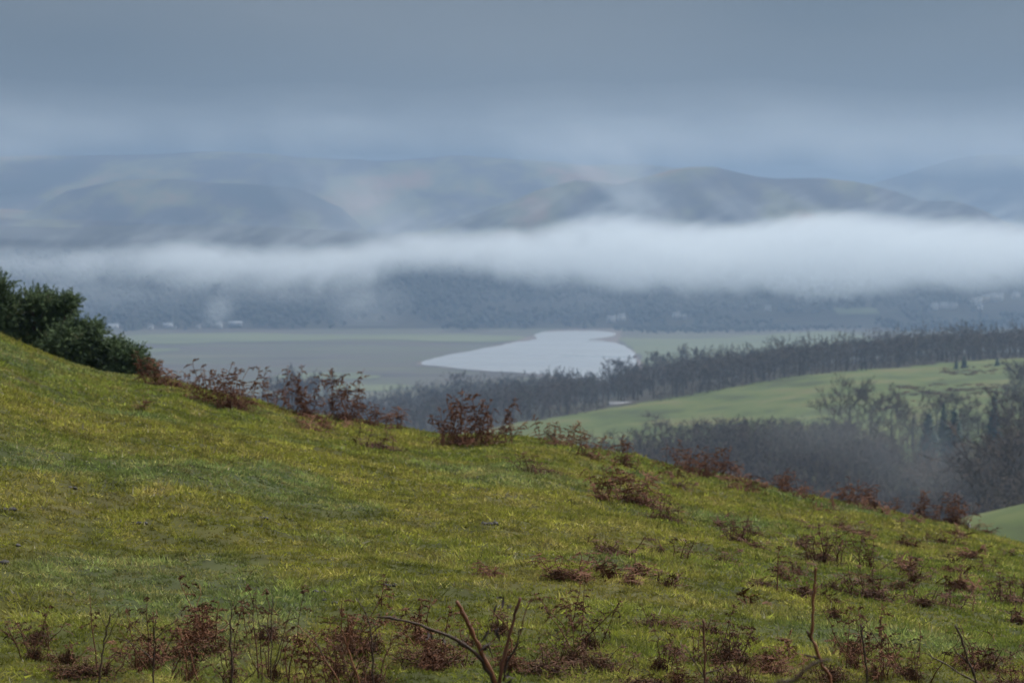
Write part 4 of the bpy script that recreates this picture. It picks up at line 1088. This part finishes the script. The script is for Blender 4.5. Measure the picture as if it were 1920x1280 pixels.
CL = [
 (296, 722, 678, 80, 'pinkish brown bracken clump on the crest touching the gorse', 14, 'bracken', 1.0),
 (345, 728, 695, 40, 'thin bracken stalks on the crest just right of the pinkish clump', 5, 'bracken', 0.5),
 (425, 765, 690, 100, 'tall ragged bracken clump on the crest with a drooping seed head', 17, 'bracken', 0.9),
 (436, 742, 680, 10, 'single tall bracken stalk with curled head above the ragged clump', 1, 'bracken', 0),
 (492, 756, 690, 8, 'lone thin dead stalk on the crest before the hazy knoll', 1, 'bracken', 0),
 (525, 770, 728, 50, 'low thin bracken stalks on the crest below the hazy knoll', 6, 'bracken', 0.5),
 (572, 785, 712, 80, 'spreading bracken clump on the crest in front of the hazy knoll', 13, 'bracken', 0.8),
 (638, 792, 712, 70, 'tall reddish bracken clump on the crest right of the knoll', 13, 'bracken', 0.8),
 (690, 800, 752, 70, 'bracken clump on the crest left of the grassy dip', 10, 'bracken', 0.7),
 (735, 806, 770, 36, 'small bracken tuft on the crest at the edge of the grassy dip', 5, 'bracken', 0.6),
 (575, 806, 780, 100, 'dark flat bracken heap below the spreading crest clump', 6, 'bracken', 1.1),
 (700, 842, 806, 120, 'darkest flat bracken heap left of the grassy dip', 7, 'bracken_dark', 1.1),
 (262, 772, 748, 36, 'small lone bracken tuft on the grass below the gorse', 4, 'bracken', 0.8),
 (880, 838, 755, 115, 'largest bushy bracken clump on the crest at centre', 24, 'bracken', 1.0),
 (940, 836, 790, 50, 'bracken stalks on the right shoulder of the largest clump', 7, 'bracken', 0.7),
 (1040, 836, 792, 70, 'reddish bracken clump on the crest before the pasture tip', 11, 'bracken', 0.8),
 (1105, 862, 816, 55, 'bracken clump on the crest above the flat dark heap', 8, 'bracken', 0.9),
 (1012, 888, 852, 80, 'flat dark bracken heap below the crest right of centre', 6, 'bracken_dark', 1.1),
 (1185, 878, 832, 60, 'bracken tuft on the crest rising over the large brown patch', 9, 'bracken', 0.8),
 (1248, 862, 822, 8, 'solitary stalk with a dark seed head on the crest', 1, 'bracken_dark', 0),
 (1180, 945, 890, 130, 'large brown bracken patch spread over the slope below the crest', 12, 'bracken', 1.1),
 (1245, 975, 930, 80, 'dark bracken patch at the lower end of the large brown patch', 8, 'bracken_dark', 1.0),
 (1330, 896, 846, 110, 'wide dark red bracken clump on the crest right of the solitary stalk', 20, 'bracken', 1.0),
 (1290, 880, 850, 50, 'low bracken at the left end of the wide dark red clump', 6, 'bracken', 0.8),
 (1395, 912, 872, 22, 'narrow bracken tuft on the crest beside the wide dark red clump', 4, 'bracken', 0.7),
 (1472, 930, 888, 60, 'orange brown bracken clump on the crest', 11, 'bracken', 1.0),
 (1520, 934, 910, 40, 'low bracken tuft on the crest right of the orange brown clump', 5, 'bracken', 0.8),
 (1605, 952, 908, 90, 'dense red brown bracken clump on the right part of the crest', 18, 'bracken', 1.0),
 (1662, 964, 932, 50, 'thin bracken trailing right of the dense red brown clump', 7, 'bracken', 0.7),
 (1738, 978, 928, 50, 'arching bracken stalks on the crest near its right end', 8, 'bracken', 0.6),
 (1785, 982, 936, 60, 'last dense bracken clump at the right end of the crest', 14, 'bracken', 1.0),
 (1845, 994, 975, 40, 'short brown tuft beside the pale upright stone', 5, 'bracken', 0.8),
 (1382, 1012, 962, 60, 'bracken clump alone on the slope under the narrow crest tuft', 9, 'bracken_dark', 0.9),
 (1420, 1025, 1000, 40, 'small bracken tuft right beside the lone slope clump', 4, 'bracken_dark', 0.8),
 (1545, 1058, 995, 80, 'dark bracken clump right behind the orange stem tip', 14, 'bracken_dark', 1.0),
 (1500, 1030, 1005, 40, 'small dark bracken tuft up left of the orange stem tip', 5, 'bracken_dark', 0.8),
 (1605, 1000, 980, 70, 'low brown arc of bracken below the dense crest clump', 5, 'bracken', 1.0),
 (1630, 1070, 1000, 50, 'upright bracken stalks right of the orange stem', 8, 'bracken_dark', 0.7),
 (1715, 1082, 1042, 70, 'bracken tuft on the mid slope near the right', 7, 'bracken_dark', 0.9),
 (1630, 1120, 1068, 100, 'broad dark bracken heap right of the orange stem', 12, 'bracken_dark', 1.0),
 (1770, 1136, 1098, 130, 'wide flat dark bracken heap on the lower right slope', 10, 'bracken_dark', 1.1),
 (1690, 1108, 1085, 50, 'small flat heap joining the two dark bracken heaps', 4, 'bracken_dark', 1.0),
 (1895, 1136, 1078, 90, 'bracken heap cut off by the right edge', 12, 'bracken_dark', 1.0),
 (1840, 1070, 1035, 40, 'sparse bracken tuft up slope of the heap at the right edge', 4, 'bracken_dark', 0.7),
 (1420, 1100, 1080, 80, 'flat brown bracken strip left of the orange stem', 4, 'bracken_dark', 1.0),
 (1455, 1108, 1020, 10, 'slender green brown stalk left of the orange stem', 1, 'bracken', 0),
 (1150, 1045, 1018, 50, 'sparse bracken wisps on the open grass right of centre', 5, 'bracken_dark', 0.5),
 (1178, 1052, 1004, 20, 'thin stalk with a brown top on the open grass', 2, 'bracken_dark', 0.3),
 (1275, 1060, 1018, 36, 'small leaning bracken stalks on the open grass', 4, 'bracken_dark', 0.4),
 (1072, 1092, 1050, 90, 'thin brown bracken patch above the forked branch on the right', 9, 'bracken', 0.8),
 (925, 1095, 1066, 70, 'straw brown bracken patch above the forked branch', 6, 'bracken', 0.7),
 (1200, 1085, 1060, 60, 'faint bracken strip right of the thin brown patch', 4, 'bracken', 0.7),
 (1076, 1180, 1098, 40, 'yellowish upright stalks right of the forked branch', 5, 'bracken', 0.4),
 (1240, 1168, 1135, 110, 'flat dead bracken strip below the open grass', 6, 'bracken_dark', 1.0),
 (1340, 1190, 1160, 70, 'small brown heap behind the thin red stem', 5, 'bracken_dark', 0.9),
 (716, 1140, 1076, 8, 'single slim stalk standing left of the forked branch tip', 1, 'bracken_dark', 0),
 (200, 1282, 1150, 40, 'tall dark stalk with shreds near the lower left corner', 3, 'bracken_dark', 0.4),
 (285, 1268, 1160, 60, 'thin branching stalks right of the tall dark stalk, lower left', 4, 'bracken_dark', 0.5),
 (350, 1236, 1190, 90, 'dark tangle of dead bracken in the lower left', 7, 'bracken_dark', 1.0),
 (432, 1250, 1128, 30, 'upright dark stalk with hanging shreds, lower left', 3, 'bracken_dark', 0.5),
 (515, 1270, 1118, 70, 'open spray of thin brown stalks in the lower left', 6, 'bracken_dark', 0.5),
 (130, 1282, 1240, 120, 'low dark bracken litter in the lower left corner', 6, 'bracken_dark', 1.0),
 (590, 1290, 1160, 60, 'reddish stalks left of the forked branch', 6, 'bracken', 0.6),
 (655, 1290, 1135, 60, 'tall thin stalks just left of the forked branch', 7, 'bracken_dark', 0.7),
 (700, 1275, 1190, 70, 'brown tangle at the foot of the tall thin stalks', 7, 'bracken_dark', 1.0),
 (830, 1252, 1205, 130, 'dense dead litter under the long left arm of the fork', 9, 'bracken_dark', 1.1),
 (930, 1180, 1130, 60, 'shrivelled fronds caught behind the fork', 6, 'bracken_dark', 0.8),
 (1040, 1262, 1210, 130, 'dense dark litter right of the fork', 9, 'bracken_dark', 1.1),
 (1130, 1262, 1200, 80, 'dark stalks and litter between the fork and the red stem', 8, 'bracken_dark', 1.0),
 (1200, 1284, 1250, 110, 'low bracken litter at the bottom edge right of the fork', 5, 'bracken_dark', 1.0),
 (1370, 1286, 1220, 90, 'brown tangle at the foot of the thin red stem', 8, 'bracken_dark', 0.9),
 (1300, 1250, 1180, 40, 'dry stalks just left of the thin red stem', 4, 'bracken_dark', 0.5),
 (1450, 1270, 1225, 90, 'pale brown tangle left of the orange stem foot', 6, 'bracken', 0.9),
 (1640, 1284, 1175, 60, 'reddish stalks beside the thin black stem', 7, 'bracken', 0.7),
 (1710, 1284, 1168, 60, 'dark stalks with shreds between the two black stems', 6, 'bracken_dark', 0.7),
 (1860, 1240, 1180, 70, 'thin brown stalks up right of the leaning black stem', 6, 'bracken_dark', 0.5),
 (1890, 1284, 1215, 90, 'dense dead litter in the lower right corner', 9, 'bracken_dark', 1.0),
 (1560, 1284, 1255, 90, 'low litter around the foot of the orange stem', 4, 'bracken_dark', 0.9),
]
for (px, base, top, wpx, lab, ns, mt, lt) in CL:
    if base > 1200 and ns > 3: wpx *= 1.3
    clump(px, base, top, wpx, lab, ns, mt, lt, name='bracken_stalk' if ns == 1 else 'bracken_clump', group=CR if base < 1000 else 'bracken on the slope', flat=0.75, lean=0.24)

rs = np.random.default_rng(63)
MARKS = [(1330, 870, 'wide dark red crest clump'), (1180, 920, 'large brown slope patch'), (1382, 990, 'lone mid-slope clump'), (1545, 1030, 'dark clump behind the orange stem tip'), (1630, 1095, 'broad dark heap by the orange stem'),
         (1770, 1117, 'wide flat heap at lower right'), (1895, 1107, 'heap cut by the right edge'), (1605, 930, 'dense red brown crest clump'), (1785, 960, 'last dense crest clump'), (1472, 910, 'orange brown crest clump'),
         (1420, 1090, 'flat strip left of the orange stem'), (1072, 1070, 'thin patch above the fork'), (1240, 1150, 'flat strip below the open grass'), (880, 800, 'largest crest clump'), (425, 730, 'ragged tall crest clump'),
         (572, 750, 'spreading crest clump'), (640, 760, 'tall reddish crest clump'), (296, 700, 'pinkish crest clump'), (1040, 815, 'reddish clump before the pasture tip'), (1105, 840, 'crest clump above the flat dark heap'),
         (900, 1200, 'forked branch'), (1530, 1170, 'orange stem'), (1320, 1220, 'thin red stem'), (1620, 1220, 'straight black stem'), (1805, 1220, 'leaning black stem'), (195, 1215, 'tall dark forked stalk'),
         (289, 1230, 'stalk with spreading twigs'), (434, 1200, 'stalk with the V tip'), (510, 1210, 'stalk with long side shoots'), (600, 1240, 'leaning rust stalk'), (690, 1220, 'dark bent stalk')]
SEEN = {}
ORD = ['', ', second one', ', third one', ', fourth one', ', fifth one', ', sixth one', ', seventh one']
def near_label(what, px, row):
    """where it stands, told from the nearest thing one can find"""
    mx_, my_, nm = min(MARKS, key=lambda q: (q[0] - px) ** 2 + ((q[1] - row) * 2) ** 2)
    dx, dy = px - mx_, row - my_
    wh = ('up ' if dy < -14 else 'down ' if dy > 14 else '') + ('left' if dx < 0 else 'right')
    t_ = '%s %s of the %s' % (what, wh, nm)
    k_ = SEEN.get(t_, 0); SEEN[t_] = k_ + 1
    return t_ + ORD[min(k_, 6)]
for k in range(44):       # small sprawling tufts on the right half of the slope
    px = rs.uniform(1120, 1915); lo_ = np.interp(px, CREST_PX, CREST_ROW) + 25
    row = rs.uniform(lo_, 1165)
    clump(px, row, row - rs.uniform(14, 34), rs.uniform(22, 60), near_label('small bracken tuft', px, row), int(rs.integers(3, 7)), 'bracken_dark' if rs.uniform() < 0.7 else 'bracken', 0.85, name='bracken_tuft', group='scattered bracken tufts on the right slope', lean=0.4)
for k in range(34):       # thin tangle along the bottom
    px = rs.uniform(5, 1915); row = rs.uniform(1195, 1290)
    clump(px, row, row - rs.uniform(35, 110), rs.uniform(30, 80), near_label('thin bracken tangle', px, row), int(rs.integers(4, 8)), 'bracken_dark' if rs.uniform() < 0.6 else 'bracken', 0.8, name='bracken_tangle', group='tangled stalks along the bottom', lean=0.35)
for k in range(16):       # flattened rusty tufts joining the crest clumps
    px = rs.uniform(290, 1830); row = np.interp(px, CREST_PX, CREST_ROW) + rs.uniform(2, 22)
    clump(px, row, row - rs.uniform(16, 34), rs.uniform(30, 70), near_label('short rusty bracken tuft', px, row), int(rs.integers(3, 7)), 'bracken', 0.9, name='bracken_tuft', group='short tufts along the crest', lean=0.35)

# ------------------------------------------------------------------ thick stems close to the viewer
def px_path(pts, d):
    """smooth path through points given in the picture plane d metres ahead"""
    P = np.array([at(a, b_, dd if dd else d) for a, b_, dd in [(q + (None,))[:3] for q in pts]])
    t_ = np.linspace(0, len(P) - 1, (len(P) - 1) * 4 + 1)
    R = []
    for s in t_:
        i = min(int(s), len(P) - 2); f_ = s - i
        p0, p1, p2, p3 = P[max(i - 1, 0)], P[i], P[i + 1], P[min(i + 2, len(P) - 1)]
        R.append(0.5 * ((2 * p1) + (-p0 + p2) * f_ + (2 * p0 - 5 * p1 + 4 * p2 - p3) * f_ ** 2 + (-p0 + 3 * p1 - 3 * p2 + p3) * f_ ** 3))
    return np.array(R)
def arm(parent, name, pts, d, w0, w1, mat, org, seed=0, sides=7):
    P = px_path(pts, d)
    rr_ = np.random.default_rng(seed + int(pts[0][0]))
    rad = 0.78 * np.linspace(w0, w1, len(P)) / 2 / F * d * (1 + rr_.normal(0, 0.10, len(P)))
    rad[2::5] *= 1.22; P = P + rr_.normal(0, 0.9 / F * d, P.shape)
    mb_ = MB(); mb_.tube(P - org, rad, sides)
    for k in range(1, len(P) - 2, 4):      # buds
        b_ = P[k] - org; dv = rr_.normal(0, 1, 3); dv[2] = abs(dv[2]) + 0.5; dv *= rad[k] * rr_.uniform(1.6, 3.0) / np.linalg.norm(dv)
        mb_.tube([b_, b_ + dv * 0.7, b_ + dv], [rad[k] * 0.5, rad[k] * 0.35, rad[k] * 0.1], 4)
    return obj(name, mb_.mesh(name, True), M[mat], parent)
def shreds(parent, spots, d, org, seed, n_=26):
    rr_ = np.random.default_rng(seed)
    for px, py, s in spots:
        c = at(px, py, d) - org; mb_ = MB(); s *= 0.62
        for k in range(5):
            p0 = c + rr_.normal(0, 0.3, 3) * s / F * d; a = rr_.normal(0, 1, 3); a /= np.linalg.norm(a)
            t_ = np.linspace(0, 1, 6); b2 = np.cross(a, rr_.normal(size=3)); b2 /= np.linalg.norm(b2)
            ln = s / F * d * rr_.uniform(0.6, 1.3)
            cv = p0 + a * (t_ * ln)[:, None] + b2 * (np.sin(t_ * rr_.uniform(2, 6)) * ln * 0.25)[:, None]; cv[:, 2] -= t_ ** 2 * ln * 0.5
            wv = np.cross(a, b2) * ln * 0.16 * np.sin(np.clip(t_ * 3.0, 0.15, 3))[:, None]
            V = np.vstack([cv - wv, cv + wv]); mb_.add(V, (), [(i, i + 1, i + 7, i + 6) for i in range(5)])
        obj('dead_leaf', mb_.mesh('dead_leaf'), M['shred'], parent)
d = 7.4
def ground_under(px, d):
    x = at(px, 1280, d)[0]; return np.array([x, d, float(hill_z(x, d))])
def foot_px(px, d): 
    g_ = ground_under(px, d); return 430 + (CAMZ - g_[2] + 0.03) / d * F
org = ground_under(930, d); fo = empty('forked_branch', org)
fp = foot_px(930, d)
arm(fo, 'arm', [(938, fp), (930, 1300), (905, 1240), (868, 1206), (815, 1181), (760, 1163), (708, 1155)], d, 13.2, 4.6, 'stem_dark', org, 1)
arm(fo, 'arm', [(944, fp), (934, 1296), (906, 1232), (886, 1185), (872, 1155), (857, 1126)], d, 13.2, 8.6, 'stem_orange', org, 2)
arm(fo, 'arm', [(948, fp), (936, 1290), (945, 1235), (956, 1185), (966, 1150), (976, 1120)], d, 10.6, 6.6, 'stem_red', org, 3)
arm(fo, 'arm', [(945, 1275), (952, 1240), (968, 1212), (972, 1196), (974, 1182), (981, 1178)], d, 6.6, 2.6, 'stem_dark', org, 4)
arm(fo, 'twig', [(960, 1214), (952, 1182), (938, 1160), (918, 1140)], d, 4.0, 2.0, 'stem_orange', org, 5)
arm(fo, 'twig', [(976, 1190), (984, 1150), (998, 1118)], d, 3.3, 2.0, 'stem_red', org, 6)
arm(fo, 'twig', [(925, 1232), (914, 1205), (908, 1184)], d, 3.3, 1.3, 'stem_dark', org, 7)
arm(fo, 'twig', [(930, 1152), (945, 1150), (952, 1147)], d, 2.0, 1.3, 'stem_orange', org, 8)
shreds(fo, [(808, 1190, 26), (830, 1198, 22), (846, 1204, 14), (912, 1215, 30), (925, 1180, 30), (945, 1130, 30), (864, 1202, 14), (950, 1270, 34)], d, org, 5)
tag(fo, 'forked branch of thick rusty and dark arms at the bottom centre', 'branch')

d = 7.0
org = ground_under(1550, d); so = empty('orange_stem', org); fp = foot_px(1560, d)
arm(so, 'stalk', [(1585, fp), (1558, 1290), (1541, 1248), (1528, 1208), (1521, 1192), (1524, 1140), (1527, 1100), (1530, 1062)], d, 8.6, 5.9, 'stem_orange', org, 11)
arm(so, 'stub', [(1525, 1204), (1518, 1192), (1512, 1182)], d, 5.9, 5.9, 'stem_dark', org, 12)
arm(so, 'stub', [(1534, 1234), (1522, 1230), (1508, 1229)], d, 5.3, 4.0, 'stem_dark', org, 13)
tag(so, 'tall bare orange stem kinked in the middle, lower right', 'stem')
d = 4.2
org = ground_under(1440, d); do_ = empty('dark_twig', org); fp = foot_px(1400, d)
arm(do_, 'stalk', [(1395, fp), (1430, 1380), (1490, 1275), (1530, 1243), (1556, 1236)], d, 13.2, 7.3, 'stem_dark', org, 14)
tag(do_, 'blurred dark twig crossing in front of the orange stem', 'twig')
def lone(name, d, paths, label, cat='stem'):
    org_ = ground_under(paths[0][0][-1][0], d); o_ = empty(name, org_)
    for i, (pts, w0, w1, mt) in enumerate(paths):
        if i == 0: pts = [(pts[0][0], foot_px(pts[0][0], d))] + list(pts)
        arm(o_, 'stalk' if i == 0 else 'twig', pts, d, w0 * 0.78, w1 * 0.78, mt, org_, 20 + i, 5)
    tag(o_, label, cat)
lone('black_stem', 7.8, [([(1627, 1300), (1624, 1245), (1619, 1205), (1614, 1172)], 7, 5, 'stem_dark')], 'thin straight black stem right of the orange stem')
lone('black_stem', 7.6, [([(1835, 1300), (1820, 1250), (1806, 1205), (1792, 1171)], 9, 6, 'stem_dark'), ([(1822, 1250), (1805, 1232), (1789, 1217)], 4, 3, 'stem_dark'), ([(1815, 1262), (1835, 1235), (1850, 1220)], 3, 2, 'stem_dark')], 'leaning black stem with side twigs near the lower right corner')
lone('brown_twig', 7.9, [([(1850, 1300), (1800, 1262), (1765, 1240), (1738, 1226)], 6, 4, 'stem_dark')], 'slanting brown twig left of the leaning black stem', 'twig')
lone('red_stem', 7.6, [([(1322, 1300), (1322, 1250), (1320, 1205), (1318, 1160)], 9, 6, 'stem_red'), ([(1322, 1264), (1345, 1255), (1368, 1247)], 4, 2, 'stem_dark'), ([(1318, 1268), (1302, 1240), (1285, 1210)], 4, 3, 'stem_dark')], 'thin red brown stem with a dark side twig, lower right of centre')
lone('dark_stalk', 7.7, [([(184, 1300), (190, 1240), (198, 1190), (207, 1150)], 9, 4, 'stem_dark'), ([(196, 1210), (210, 1180), (222, 1150)], 3, 2, 'stem_dark'), ([(200, 1180), (188, 1150), (178, 1135)], 2, 2, 'stem_dark'), ([(206, 1156), (222, 1140), (240, 1128)], 2, 1.5, 'stem_dark')], 'dark forked stalk at the lower left, taller than its neighbours')
lone('dark_stalk', 7.9, [([(286, 1300), (287, 1250), (289, 1200), (290, 1160)], 6, 3, 'stem_dark'), ([(288, 1236), (260, 1215), (215, 1192)], 3, 2, 'stem_dark'), ([(289, 1200), (310, 1178), (335, 1160)], 3, 2, 'stem_dark')], 'thin upright stalk with spreading twigs in the lower left')
lone('dark_stalk', 7.8, [([(434, 1300), (434, 1240), (432, 1180), (434, 1140)], 8, 4, 'stem_dark'), ([(434, 1142), (450, 1128), (466, 1116)], 3, 2, 'stem_dark'), ([(434, 1140), (428, 1124), (424, 1112)], 2, 1.5, 'stem_dark')], 'dark stalk splitting into a V at its tip, lower left')
lone('brown_stalk', 7.9, [([(508, 1300), (508, 1240), (510, 1180), (511, 1120)], 5, 3, 'stem_dark'), ([(515, 1250), (528, 1200), (545, 1140)], 4, 2, 'stem_dark'), ([(508, 1200), (495, 1175), (470, 1160)], 3, 2, 'stem_dark'), ([(512, 1150), (498, 1140), (470, 1130)], 2, 1.5, 'stem_dark')], 'brown stalk with long thin side shoots, lower left')
lone('rust_stalk', 7.3, [([(640, 1300), (610, 1235), (585, 1200), (560, 1172)], 6, 3, 'stem_orange'), ([(605, 1230), (590, 1196), (570, 1178)], 4, 2, 'stem_dark')], 'rust coloured stalk leaning left of the fork')
lone('dark_stalk', 7.4, [([(700, 1300), (697, 1220), (690, 1160), (668, 1122)], 7, 3, 'stem_dark'), ([(698, 1230), (705, 1190), (700, 1160)], 4, 2, 'stem_dark')], 'dark bent stalk between the fork and the rust stalk')
lone('rust_stalk', 7.2, [([(675, 1300), (660, 1240), (648, 1200), (640, 1180)], 8, 4, 'stem_orange'), ([(652, 1215), (656, 1190), (660, 1162)], 4, 3, 'stem_orange')], 'pale rust stalk standing left of the dark bent stalk')

# ------------------------------------------------------------------ clods and stones
def lump(name, px, py, wpx, hpx, mat, label, cat, group, seed):
    rr_ = np.random.default_rng(seed)
    q = hill_hit(px, py); s = wpx / F * q[1]
    o_ = empty(name, q)
    nl = max(1, int(round(wpx / hpx / 1.5)))
    for k in range(nl):
        n1, n2 = 8, 5
        th = np.arange(n1) * 2 * math.pi / n1; ph = np.linspace(0.15, math.pi - 0.15, n2)
        V = np.array([(math.cos(a) * math.sin(b_), math.sin(a) * math.sin(b_), math.cos(b_)) for b_ in ph for a in th]) * (1 + rr_.normal(0, 0.16, (n1 * n2, 1)))
        Q = [(i * n1 + j, (i + 1) * n1 + j, (i + 1) * n1 + (j + 1) % n1, i * n1 + (j + 1) % n1) for i in range(n2 - 1) for j in range(n1)]
        mb_ = MB(); mb_.add(V, (), Q); top = [tuple(range(n1))]
        mb_.add(np.vstack([V[:n1], [[0, 0, 1.0]]]), [(j, (j + 1) % n1, n1) for j in range(n1)])
        w_ = s / nl * 0.62
        c = obj('lobe', mb_.mesh('lobe', True), M[mat], o_, ((k - (nl - 1) / 2) * s / nl + rr_.normal(0, 0.01), rr_.normal(0, 0.02), w_ * 0.15))
        c.scale = (w_, w_ * rr_.uniform(0.7, 1.2), max(hpx / F * q[1] * 0.6, w_ * 0.35)); c.rotation_euler = (0, 0, rr_.uniform(0, 6))
    tag(o_, label, cat, group)
GC = 'dark clods in the grass'
for i, (px, py, wp, hp, lab) in enumerate([
    (10, 1057, 15, 11, 'round dark clod at the left edge in the grass'), (30, 1031, 10, 6, 'smaller dark clod just above the round one at the left edge'),
    (18, 953, 30, 8, 'long dark patch of clods at the left edge, higher up the slope'), (131, 918, 24, 6, 'thin dark clod line high on the left slope'),
    (264, 987, 28, 6, 'flat dark clod line in the grass, left of the middle slope'), (373, 898, 9, 6, 'tiny dark clod up near the middle left crest'),
    (493, 969, 18, 6, 'dark clod left of centre on the mid slope'), (578, 1068, 16, 6, 'dark clod above the pair left of the slim stalk'),
    (600, 1114, 22, 9, 'broader dark clod left of the slim stalk'), (614, 1123, 9, 7, 'small dark clod beside the broader one'), (634, 1127, 10, 7, 'dark clod nearest the slim stalk on its left'),
    (733, 1108, 28, 7, 'wide dark clod just right of the slim stalk'), (920, 989, 36, 7, 'wide dark clod patch on the mid slope at centre'), (1056, 1036, 18, 6, 'brown clod on the open grass right of centre'),
    (1035, 1035, 8, 5, 'tiny clod left of the brown one on the open grass'), (167, 1106, 10, 7, 'small dark clod in the lower left grass'), (128, 1121, 10, 6, 'small dark clod down left of its neighbour in the lower left grass')]):
    lump('clod', px, py, wp, hp, 'clod', lab, 'clod', GC, 900 + i)
lump('pale_stone', 1815, 982, 7, 16, 'pale_stone', 'small pale upright stone at the right end of the crest', 'stone', None, 950)

# ------------------------------------------------------------------ haze: the damp air over the whole valley
mb_ = MB(); mb_.box((0, 4100, 169), (9600, 8900, 342))
hz = obj('haze', mb_.mesh('haze'), volume_mat('haze_air', HAZE_COLOR, HAZE_DENSITY, 0.25))
tag(hz, 'damp blue grey air filling the whole valley', 'haze', kind='stuff')
